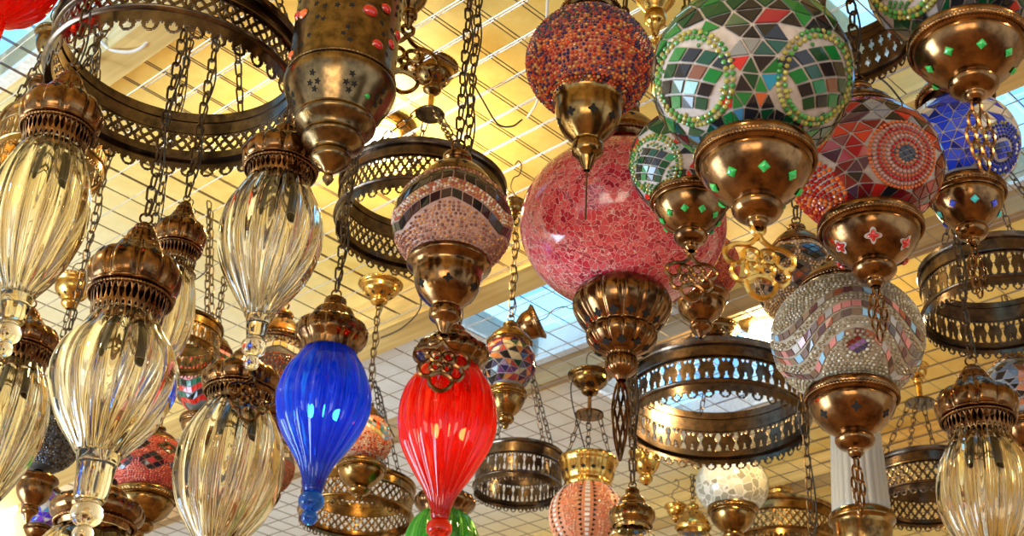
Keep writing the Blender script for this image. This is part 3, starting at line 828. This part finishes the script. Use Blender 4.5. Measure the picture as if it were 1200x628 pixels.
globe_lamp('mosaic globe lamp with black tile zigzags over orange beads, hanging above the red lamp', 530, 262, 70, .10, G_PINK, d_brown, hk=.92,
           cap=(176, 232, 47), cup=(306, 392, 48), cupshape=CUP_C, pend=('r', 388, 458, .15), holes=[(.40, 6, 6, .5)])
globe_lamp('globe lamp covered in tiny red, orange and purple beads with a straight pull wire', 691, 74, 74, .10, G_RED, d_multibead, hk=.90,
           cap=(-25, 20, 34), cup=(108, 200, 47), cupshape=CUP_C, rod=257, holes=[(.40, 8, 6, .2)], brs=BRASS)
globe_lamp('huge pink crackled glass globe lamp with a ribbed bronze bowl, largest in the middle', 730, 264, 121, .185, CR_PINK, None, hk=.80,
           cap=(118, 182, 50), cup=(338, 446, 58), cupshape=CUP_P, cuplobes=14, holes=[(.33, 14, 6, 0), (.60, 10, 6, .5)], tessname='x')
globe_lamp('large green and black mosaic globe lamp with white grout and a rosette charm', 881, 90, 117, .118, G_WHITE, d_green, hk=.88,
           cap=(-60, 22, 52), cup=(180, 268, 70), pend=('r', 262, 350, .35, GOLD), gems=(.42, 8, 7, .25, [GEM_G], 'diamond', None), sc=.8)
globe_lamp('smaller green and black mosaic globe lamp wedged below the large green one', 808, 192, 71, .085, G_WHITE, d_green2, hk=.88,
           cap=(110, 150, 34), cup=(229, 294, 46), pend=('r', 290, 352, .2), gems=(.42, 10, 5, .2, [GEM_G], 'diamond', None))
globe_lamp('red and black mosaic globe lamp with a spiral bead medallion', 1014, 196, 90, .115, G_WHITE, d_red, hk=.86,
           cap=(98, 142, 44), cup=(262, 336, 60), pend=('l', 334, 402, .5), gems=(.42, 6, 7, .55, [GEM_R], 'clover', G_WHITE))
globe_lamp('green mosaic globe lamp cut off by the top right corner', 1122, -38, 108, .105, G_WHITE, d_green2, hk=.88,
           cap=None, ch=False, cup=(48, 118, 68), gems=(.42, 8, 6, .4, [GEM_G], 'diamond', None), seed=5, pend=('l', 116, 205, .4), brs=COPPER)
globe_lamp('cobalt blue and white mosaic globe lamp near the right edge', 1126, 170, 67, .098, G_WHITE, d_blue, hk=.90,
           cap=(74, 122, 42), cup=(222, 288, 44), pend=('l', 288, 350, .5), gems=(.40, 8, 5, .3, [GEM_T, GEM_B], 'diamond', None))
globe_lamp('silver beaded mosaic globe lamp with waves of mirror squares, at right of centre', 993, 398, 88, .12, G_BEIGE, d_silver, hk=.84,
           cap=(296, 346, 50), cup=(460, 536, 54), pend=('l', 534, 606, .9), holes=[(.40, 6, 6, .6)])
globe_lamp('gold and black diamond mosaic globe lamp half hidden behind the silver beaded lamp', 937, 332, 51, .085, G_DARK, d_gold, hk=1.0,
           cap=(262, 296, 30), cup=(376, 410, 28))
globe_lamp('red beaded globe lamp peeking out behind the huge pink globe', 820, 312, 46, .085, G_RED, d_redbead, hk=.9,
           cap=(240, 272, 28), cup=(346, 396, 33), cupshape=CUP_C)
globe_lamp('small multicoloured mosaic globe lamp with a gold cap, right of the red lamp', 596, 426, 32, .066, G_WHITE, d_multi, hk=1.08,
           cap=(376, 405, 25), brs=BRASS, cup=(458, 502, 23))
globe_lamp('small mosaic globe lamp of red, white and green squares behind the blue lamp', 427, 516, 32, .072, G_ORANGE, d_rainbow, hk=1.0,
           cap=(470, 494, 20), cup=(545, 585, 29), chz=None, brs=BRASS, canopy=(332, 358, 24), ch=True)
globe_lamp('red and dark green zigzag mosaic globe lamp behind the lower amber glass lamp', 243, 446, 38, .086, G_DARK, d_zig, hk=1.1,
           cap=(385, 414, 22), cup=(490, 530, 24))
globe_lamp('brown and orange beaded globe lamp left of the blue lamp, under a pierced bronze cap', 322, 436, 44, .088, G_DARK, d_brownred, hk=1.05,
           cap=(362, 408, 35), cup=(486, 530, 30), seed=4)
globe_lamp('dark silver beaded globe lamp between the two left clear glass lamps', 54, 512, 43, .078, G_DARK, d_blackbead, hk=1.0,
           cap=(440, 472, 26), cup=(560, 612, 25), cupshape=CUP_C)
globe_lamp('small violet and blue mosaic globe lamp at the bottom left, under the dark beaded lamp', 50, 596, 24, .062, G_WHITE, d_viol, hk=1.0,
           cap=(560, 576, 15), cup=(618, 640, 17))
globe_lamp('red beaded mosaic globe lamp with black diamonds, between two clear lamps at lower left', 176, 550, 47, .098, G_RED, d_diam, hk=.84,
           cap=(498, 524, 28), cup=(578, 630, 37), brs=BRASS)
globe_lamp('brown beaded globe lamp showing only a sliver behind the lower amber glass lamp', 318, 548, 27, .07, G_DARK, d_brownred, hk=1.2,
           cap=(505, 522, 14), cup=(578, 605, 15), seed=9)
crown_lamp = globe_lamp('orange beaded globe lamp with black triangles, under a brass crown at bottom centre', 688, 605, 44, .105, G_ORANGE, d_orange, hk=1.0,
           brs=GOLD, cup=(650, 690, 30), ch=False, name='crowned_mosaic_lamp')
globe_lamp('pale crackled glass globe lamp below the wide bronze ring, bottom right of centre', 858, 570, 43, .117, CR_CLEAR, None, hk=.85,
           cap=(525, 545, 18), cup=(594, 640, 29), brs=BRASS, tessname='x')
globe_lamp('blue, white and orange mosaic globe lamp behind the lamp in the bottom right corner', 1192, 458, 42, .095, G_WHITE, d_bw, hk=.9,
           cap=(408, 430, 22), cup=(492, 540, 26))

# ------------------------------------------------------------------ pierced ring chandeliers
def ring(label, px, py, rpx, R, hpx, pattern='diamond', mt=None, canopy=None, hub=None, group=None, nper=None, q=1.0, chains=4, phase=.4, skirt=22):
    mt = mt or STEEL
    fx = Fix('ring_chandelier', label, 'chandelier', px, py, rpx, R, group); k = fx.k
    H = fx.z(py - hpx) ; Rr = R
    lr = MB(); t = R*.042
    lr.lathe([(Rr - t*.6, t*.9), (Rr + t*.3, t*.9), (Rr + t*1.1, t*.5), (Rr + t*1.4, 0), (Rr + t*1.1, -t*.5), (Rr + t*.3, -t*.8), (Rr - t*.6, -t*.8), (Rr - t*.6, t*.9)], 96)
    lr.build('lower_rim', mt, fx.o)
    ur = MB()
    ur.lathe([(Rr - t*.5, H + t*1.7), (Rr + t*.2, H + t*1.8), (Rr + t*1.0, H + t*1.4), (Rr + t*.7, H + t*.3), (Rr + t*1.2, H), (Rr + t*.9, H - t*.5), (Rr, H - t*.6), (Rr - t*.5, H - t*.4), (Rr - t*.5, H + t*1.7)], 96)
    ur.build('upper_rim', mt, fx.o)
    n = int((nper or 80)*.78) if pattern == 'diamond' else nper or {'diamond': 80, 'fleur': 30, 'hour': 44}[pattern]
    mf = {'diamond': m_diamond(2.0, .36, .07), 'fleur': m_fleur, 'hour': m_hour}[pattern]
    cells = {'diamond': 8, 'fleur': 20, 'hour': 14}[pattern]
    fr = .80 if pattern == 'hour' else .64
    P, keep = masked(lambda v: (Rr, H*fr*(1 - v)), int(n*cells*q), int({'diamond': 20, 'fleur': 24, 'hour': 26}[pattern]*q), mf, n)
    pb = MB(); pb.lathe([(Rr + t*.1, H*1.0), (Rr + t*.1, H*fr + t*.55), (Rr + t*.7, H*fr + t*.45), (Rr + t*.8, H*fr + t*.1), (Rr + t*.5, H*fr - t*.1), (Rr - t*.2, H*fr - t*.1), (Rr - t*.2, H)], 96)
    pb.build('plain_band', mt, fx.o)
    b = MB(); b.grid(P, keep=keep); b.build('pierced_band', mt, fx.o, solid=.0016)
    sk = -fx.z(py + skirt*rpx/140*1.0 + 2)
    P, keep = masked(lambda v: (Rr + t*.6 - t*.5*v, -sk*v), int(36*16*q), int(16*q), m_skirt, 36)
    b = MB(); b.grid(P, keep=keep); b.build('scalloped_skirt', mt, fx.o, solid=.0014)
    # chains to the hub or straight to the grid
    zt = fx.top()
    if hub:
        zh = fx.z(hub[0]); rh = hub[1]*fx.kk(hub[0])
        h = MB(); h.lathe([(.001, zh + .003), (rh, zh + .003), (rh*1.05, zh), (rh, zh - .003), (.001, zh - .003)], 36); h.build('hub_plate', mt, fx.o)
        s = MB(); s.tube([(0, 0, zh), (0, 0, fx.z(canopy[1]) if canopy else zt)], rh*.22, 10); s.build('stem', GOLD if canopy else mt, fx.o)
    else: zh, rh = zt, .04
    for i in range(chains):
        a = 2*PI*i/chains + phase; c = MB()
        chain_mesh(c, (Rr*math.cos(a), Rr*math.sin(a), H + t), (rh*.8*math.cos(a), rh*.8*math.sin(a), zh), .030, .014, .0019)
        c.build('chain', CHAIN, fx.o)
    if canopy: add_canopy(fx, canopy[0], canopy[1], canopy[2], canopy[3] if len(canopy) > 3 else BRASS)
    return fx
ring('largest bronze ring chandelier with a diamond lattice, at top left', 203, 103, 142, .205, 42, 'diamond', phase=.9, chains=4, nper=84, q=1.2)
ring('bronze lattice ring chandelier hung from a brass canopy, left of the pink globe', 492, 262, 96, .175, 41, 'diamond', canopy=(76, 112, 26, BRASS), hub=(134, 17), phase=.3, nper=76)
ring('wide bronze ring chandelier with fleur openings beneath the pink globe', 841, 492, 104, .25, 44, 'fleur', canopy=(384, 402, 26, BRASS), hub=None, phase=.2)
ring('bronze ring chandelier with fleur openings at the right edge', 1172, 366, 86, .162, 46, 'fleur', phase=1.1)
ring('gold toned lattice ring chandelier at the bottom behind the blue lamp', 417, 603, 65, .17, 32, 'diamond', mt=BRASS, nper=58, phase=.5)
ring('bronze ring chandelier with fleur openings right of the red lamp at the bottom', 607, 572, 51, .130, 36, 'fleur', nper=28, phase=.8)
ring('gold bronze lattice ring chandelier cut by the bottom edge below the pale crackled globe', 916, 640, 64, .195, 34, 'diamond', mt=BRASS, nper=54, phase=.2, canopy=(574, 590, 15, GOLD))
ring('bronze lattice ring chandelier at lower right behind the white ribbed tube shade', 1090, 588, 65, .162, 37, 'diamond', nper=54, canopy=(428, 452, 13, GOLD), hub=(472, 17), phase=1.3)
ring('bronze ring chandelier with hourglass holes, mostly hidden behind the large green globe', 975, 34, 95, .13, 46, 'hour', phase=.1)
ring('brass ring chandelier hidden behind the clear lamp at the left edge', 57, 192, 63, .108, 36, 'fleur', mt=BRASS, phase=.6)
ring('bronze ring chandelier showing only its edge behind the small clear lamp', 205, 412, 50, .105, 28, 'fleur', phase=.6, mt=BRASS)

# ------------------------------------------------------------------ cylinder lantern with red cabochons
def lantern():
    fx = Fix('cylinder_lantern', 'tall brass cylinder lantern with star holes and red stones', 'lantern', 404, 60, 62, .082)
    body = fx.pr([(-120, 58), (-40, 60), (20, 61), (60, 62), (95, 62.5)]); b = MB(); b.lathe(body, 96); ns = len(b.f)
    rn = random.Random(2)
    prs = fx.pr([(0, 61), (86, 62)]); spots = []
    gems = ((.38, 46, 11, GEM_R), (.62, 78, 9, GEM_R), (.72, 34, 9, GEM_R), (.98, 66, 8, GEM_R), (1.2, 48, 9, GEM_R), (-1.0, 46, 9, GEM_O), (-1.3, 84, 8, GEM_O), (-1.25, 40, 8, GEM_R), (2.2, 40, 9, GEM_R), (-2.4, 50, 9, GEM_R), (3.0, 42, 9, GEM_R))
    for i in range(400):
        a, y = rn.uniform(-PI, PI), rn.uniform(4, 84)
        if len(spots) > 90 or any(abs(a - d)*60 < sz + 5 and abs(y - yy) < sz + 5 for d, yy, sz, g in gems) or any(math.hypot((a - p)*60, y - q) < 8 for p, q in spots): continue
        spots.append((a, y)); inlay(b, prs, y/86, -PI/2 + a, 4.0*fx.k, 'star', .0006)
    o = b.build('cylinder_body', AGED, fx.o, split=ns)
    for dth, y, sz, g in gems:
        h = MB(); inlay(h, prs, y/86, -PI/2 + dth, sz*.85*fx.k, 'oval', .0006, dome=sz*.4*fx.k); h.build('cabochon', g, o)
        h = MB(); p, d = pat(prs, y/86); a = -PI/2 + dth
        pts = [((p[0]+.0005)*math.cos(a + sz*.92*fx.k*math.cos(t)/p[0]), (p[0]+.0005)*math.sin(a + sz*.92*fx.k*math.cos(t)/p[0]), p[1] + sz*.75*fx.k*math.sin(t)) for t in np.linspace(0, 2*PI, 24, endpoint=False)]
        h.tube(pts, .9*fx.k, 5, True); h.build('cabochon_collar', AGED, o)
    r = MB(); r.torus(63*fx.kk(96), fx.z(96), 2.0*fx.k, 400, 8, 80, .3); r.build('rope_trim', AGED, fx.o, angle=0)
    sh = [(97, 62), (101, 65.5), (106, 66), (116, 62), (128, 55), (138, 49), (143, 46), (146, 48), (150, 46), (156, 39), (162, 35), (166, 37), (170, 34), (176, 25), (180, 22), (184, 24), (190, 23), (196, 15), (201, 8), (205, 5), (209, 7), (214, 4), (218, .5)]
    pr = fx.pr(spl(sh, 3)); b = MB(); b.lathe([(max(a, .0003), z) for a, z in pr], 96); ns = len(b.f)
    for i in range(8):
        for dx, dt in ((0, 0), (-.09, .03), (.09, .03), (0, .055)): inlay(b, pr, .15 + dt, 2*PI*i/8 + dx + .2, 4.2*fx.k, 'star', .0005)
    ob = b.build('stepped_bowl', AGED, fx.o, split=ns)
    h = MB(); inlay(h, pr, .20, -PI/2 + .66, 3.6*fx.k, 'oval', .0006, dome=.002); h.build('cabochon', GEM_G, ob)
    cap_part(fx, 'lantern_top', CAP_D, -165, -118, 62, AGED)
    return fx
lantern()

# ------------------------------------------------------------------ pink globe's dagger charm
def dagger():
    fx = Fix('dagger_charm', 'long leaf shaped filigree charm hanging from the bowl of the huge pink globe', 'charm', 727, 490, 10, .0155)
    b = MB(); n = 14
    def w(t): return 9.5*math.sin(PI*min(1, t)**.75)**.8 + .4
    ys = lambda t: 444 + (540 - 444)*t
    for s in range(8):
        a0 = s*PI/4
        for tw in (2.2, -2.2):
            pts = []
            for i in range(26):
                t = i/25; k = fx.kk(ys(t)); r = w(t)*k; a = a0 + tw*t; pts.append((r*math.cos(a), r*math.sin(a)*.6, fx.z(ys(t))))
            b.tube(pts, .0018, 5)
    b.build('lattice_leaf', COPPER, fx.o)
    loop(fx, 441, 5, COPPER)
dagger()

# ------------------------------------------------------------------ remaining caps, canopies, bowls, crown, tube shade
def cap_only(label, px, y0, y1, r, R, mt=None, style='B', body=None, bodymat=None, chains=True, group=None):
    """lamp whose cap rises into view at the bottom edge; its glass hangs below the frame"""
    fx = Fix('capped_glass_lamp', label, 'hanging lamp', px, (y0 + y1)/2, r, R, group)
    shp = {'A': CAP_A, 'B': CAP_B, 'D': CAP_D}[style]
    cap_part(fx, 'brass_cap', shp, y0, y1, r, mt or BRASS, lobes=10 if style != 'D' else 0, amp=.035, holes=[(.58, 10, r*.09, 0)], rope=[(.9, .85 if style != 'D' else 1.04, r*.04)])
    loop(fx, y0 - r*.12, r*.16, mt or BRASS)
    yb = y1
    g = MB(); g.lathe(fx.pr(spl([(yb-2, r*.7), (yb + r*.4, r*1.1), (yb + r*1.2, r*1.35), (yb + r*2, r*.9), (yb + r*2.5, r*.3)], 5)), 120, 12, .08)
    g.build('fluted_glass', bodymat or CLEAR, fx.o, angle=0, solid=.0016)
    if chains: chain(fx, y0 - r*.22)
    return fx
cap_only('bulging bronze cap of a lamp at the bottom edge below the large clear lamp', 116, 560, 622, 55, .085, COPPER)
cap_only('ribbed brass lamp cap at bottom centre at the end of a long chain', 741, 572, 622, 27, .045, BRASS)
cap_only('small brass lamp cap at the bottom edge, left of the pale crackled globe', 812, 588, 622, 20, .06, GOLD, style='D')

def cup_bottom(label, px, y0, y1, r, R, pend=None, mt=None, globe=True):
    fx = Fix('brass_bowl_lamp', label, 'hanging lamp', px, (y0+y1)/2, r, R)
    cap_part(fx, 'brass_bowl', CUP_C, y0, y1, r, mt or BRASS, holes=[(.40, 6, r*.12, .3)])
    g = MB(); yc = y0 - r*1.1; z = fx.z(yc); k = fx.kk(yc); RR = r*1.5*k
    g.lathe([(RR*math.cos(l), z + RR*.9*math.sin(l)) for l in np.linspace(PI/2-.1, -PI/2+.1, 24)], 48); g.build('glass_globe', CR_PINK if r > 24 else G_BEIGE, fx.o)
    if pend: rosette(fx, pend[0], pend[1], pend[2], mt or BRASS, .028)
    return fx
cup_bottom('brass bowl with rosette charm at the top edge, just right of the cylinder lantern', 481, -22, 34, 24, .036, (30, 108, .2))
cup_bottom('bright brass bowl at the top edge between the beaded and large green globes', 768, -32, 42, 32, .050, (40, 92, 1.0), GOLD)

def canopy_thing(label, px, y0, y1, r, R, mt=None, tilt=None, chains=None):
    fx = Fix('ceiling_canopy', label, 'ceiling canopy', px, (y0+y1)/2, r, R)
    add_canopy(fx, y0, y1, r, mt)
    if tilt: fx.o.rotation_euler = tilt
    if chains:
        b = MB(); chain_mesh(b, (0, 0, fx.z(y1 - 2)), (0, 0, fx.z(chains)), .026, .013, .0017); b.build('chain', CHAIN, fx.o)
    return fx
canopy_thing('brass canopy bowl left of the largest ring chandelier at top left', 57, 38, 78, 19, .0335, BRASS)
canopy_thing('shiny gold canopy bowl seen between the two left clear lamps', 84, 328, 362, 24, .056, GOLD, chains=430)
canopy_thing('bronze canopy bowl tipped on its side above the small multicoloured globe', 614, 366, 402, 20, .046, COPPER, tilt=(.25, 1.15, 0))
canopy_thing('gold canopy bowl hidden behind the long chain at bottom centre', 757, 528, 568, 19, .053, GOLD)
canopy_thing('small gold canopy bowl at the bottom, left of the pale crackled globe', 792, 592, 612, 12, .0365, GOLD)
canopy_thing('dark canopy bowl behind the cap of the clear lamp at top left', 45, 95, 118, 15, .028, COPPER)
canopy_thing('small dark brass canopy just left of the huge pink globe', 603, 236, 258, 11, .0225, BRASS)

def crown(fx):
    b = MB(); b.lathe(fx.pr(spl([(538, 34), (541, 35.5), (545, 34), (548, 32.5), (560, 30), (566, 27), (569, 28.5), (573, 27)], 3)), 96, 16, .03, sharp=True); ns = len(b.f)
    pr = fx.pr([(548, 33), (566, 27.5)])
    for i in range(16): inlay(b, pr, .5, 2*PI*(i+.5)/16, 2.6*fx.k, 'oval', .001)
    o = b.build('crown_band', GOLD, fx.o, split=ns)
    zh = fx.z(486); d = MB(); rh = 17*fx.kk(486); d.lathe([(.001, zh+.003), (rh, zh+.003), (rh, zh-.003), (.001, zh-.003)], 32); d.build('hub_plate', COPPER, fx.o)
    s = MB(); s.tube([(0, 0, zh), (0, 0, fx.z(462))], .006, 8); s.build('stem', BRASS, fx.o)
    for i in range(3):
        a = 2*PI*i/3 + .5; c = MB(); rr = 33*fx.kk(540)
        chain_mesh(c, (rr*math.cos(a), rr*math.sin(a), fx.z(541)), (rh*.8*math.cos(a), rh*.8*math.sin(a), zh), .03, .014, .0018); c.build('chain', CHAIN, fx.o)
    add_canopy(fx, 438, 464, 24, BRASS)
    c = MB(); c.tube(spl([(-.03, 0, fx.z(436)), (-.055, 0, fx.z(450)), (-.05, -.01, fx.z(475)), (-.03, 0, fx.z(500)), (.0, 0, fx.z(535)), (.04, 0, fx.z(545))], 5), .0022, 5); c.build('cable', CABLE, fx.o)
crown(crown_lamp)

def tube_shade():
    fx = Fix('tube_pendant_lamp', 'white ribbed glass tube shade standing in a brass collar, lower right', 'hanging lamp', 1006, 555, 31, .07)
    m, nt, p = mat('ribbed_frosted_glass'); setp(p, Base_Color=(.95, .88, .72, 1), Roughness=.18, Transmission_Weight=.55)
    b = MB(); b.lathe(fx.pr(spl([(500, 28), (530, 30), (570, 32), (606, 34)], 3)), 220, 22, .07); b.build('ribbed_tube', m, fx.o, solid=.002, angle=0)
    c = MB(); c.lathe(fx.pr(spl([(602, 35), (605, 38), (612, 39), (616, 35), (632, 33), (650, 26), (665, 8)], 3)), 64); c.build('brass_collar', BRASS, fx.o)
    t = MB(); t.lathe([(.0005, fx.z(492))] + fx.pr(spl([(492, 12), (497, 26), (502, 29)], 3)), 48); t.build('top_cap', BRASS, fx.o)
    chain(fx, 491)
tube_shade()

# ------------------------------------------------------------------ loose cables and bulbs at the ceiling
def cable(label, pts, r=.0022, mt=None):
    """pts: (px, py, height below grid)"""
    P = []
    for x, y, dz in pts:
        d = ray(x, y); P.append(CAM + d * (ZM - dz - CAM[2]) / d[2])
    o0 = P[0]; b = MB(); b.tube(spl([tuple(p - o0) for p in P], 6), r, 6)
    o = b.build('loose_cable', mt or CABLE); o.location = o0; tag(o, label, 'cable')
WHITEC = plain('cable_white', (.75, .70, .62), .5)
cable('black cable running diagonally down to a twist beside the beaded globe', [(548, 86, .01), (566, 118, .03), (583, 145, .04), (600, 148, .03), (612, 140, .01)])
cable('black cable drooping over the ochre beam toward the red lamp', [(491, 338, .0), (492, 362, .06), (470, 385, .07), (441, 398, .0)])
cable('black cable curving down between the blue and red lamps', [(434, 438, .0), (446, 462, .05), (452, 490, .09), (462, 512, .12)])
cable('black forked cable end above the lower amber glass lamp', [(214, 330, .01), (228, 328, .03), (241, 318, .03), (243, 312, .0)])
cable('thin black cable slanting above the blue mosaic globe', [(1030, 90, .0), (1045, 104, .03), (1066, 132, .06)])
cable('pale cable looping down from the grid beside the beaded globe', [(642, -10, .0), (640, 30, .02), (632, 110, .03), (618, 138, .01)], .003, WHITEC)
cable('white cable looped across the ceiling inside the largest ring chandelier', [(118, 48, .0), (130, 58, .03), (155, 60, .04), (172, 50, .03), (180, 34, .0)], .004, WHITEC)

def ceiling_lamp(label, px, py, power, col=(1.0, .72, .34), r=.05):
    d = ray(px, py); P = CAM + d * (ZC - CAM[2] - .045) / d[2]
    e = bpy.data.objects.new('ceiling_lamp', None); C.objects.link(e); e.location = P; tag(e, label, 'lamp')
    m, nt, p = mat('lamp_glow'); setp(p, Base_Color=(1, .9, .7, 1), Emission_Color=(1, .80, .42, 1), Emission_Strength=14)
    b = MB(); b.lathe([(r*math.cos(t) + .0005, -.01 + r*.8*math.sin(t)) for t in np.linspace(PI/2, -PI/2, 12)], 32); b.build('globe_bulb', m, e)
    b = MB(); b.lathe([(r*1.5, .045), (r*1.6, .02), (r*1.3, .012), (r*.9, .012)], 40); b.build('base_ring', GOLD, e)
    l = bpy.data.lights.new('glow_light', 'POINT'); l.energy = power; l.color = col; l.shadow_soft_size = .06
    lo = bpy.data.objects.new('glow_light', l); C.objects.link(lo); lo.parent = e; lo.location = (0, 0, -.11)
def hanging_chain():
    fx = Fix('hanging_chain', 'long bronze chain with a black cable at the right end of the wide ring', 'chain', 952, 640, 10, .02)
    b = MB(); chain_mesh(b, (0, 0, 0), (0, 0, fx.top()), .034, .016, .0022); b.build('chain_links', CHAIN, fx.o)
    c = MB(); c.tube(spl([(.004, 0, 0), (.014, 0, .10), (.005, 0, .22), (-.012, 0, .30), (-.016, .0, .36), (.004, 0, .42), (.008, 0, .6), (.004, 0, fx.top())], 6), .0022, 6); c.build('cable', CABLE, fx.o)
hanging_chain()
ceiling_lamp('glowing warm ceiling lamp above the lattice ring, beside the cylinder lantern', 446, 166, 16)
ceiling_lamp('glowing warm ceiling lamp behind the wide bronze ring and gold mosaic globe', 897, 386, 16)
ceiling_lamp('glowing warm ceiling lamp at the bottom left corner behind the amber lamp', 6, 592, 3)
for i, (x, y) in enumerate([(-.6, -.2), (1.9, .6), (-2.2, 1.8), (2.6, 3.4), (.4, -1.8)]):
    l = bpy.data.lights.new('brass_highlight_spot', 'SPOT'); l.energy = 130; l.color = (1, .74, .42); l.spot_size = 2.4; l.spot_blend = .6; l.shadow_soft_size = .08  # added unseen warm spots that put highlights on the brass
    o = bpy.data.objects.new('brass_highlight_spot', l); C.objects.link(o); o.location = (x, y, 3.58)
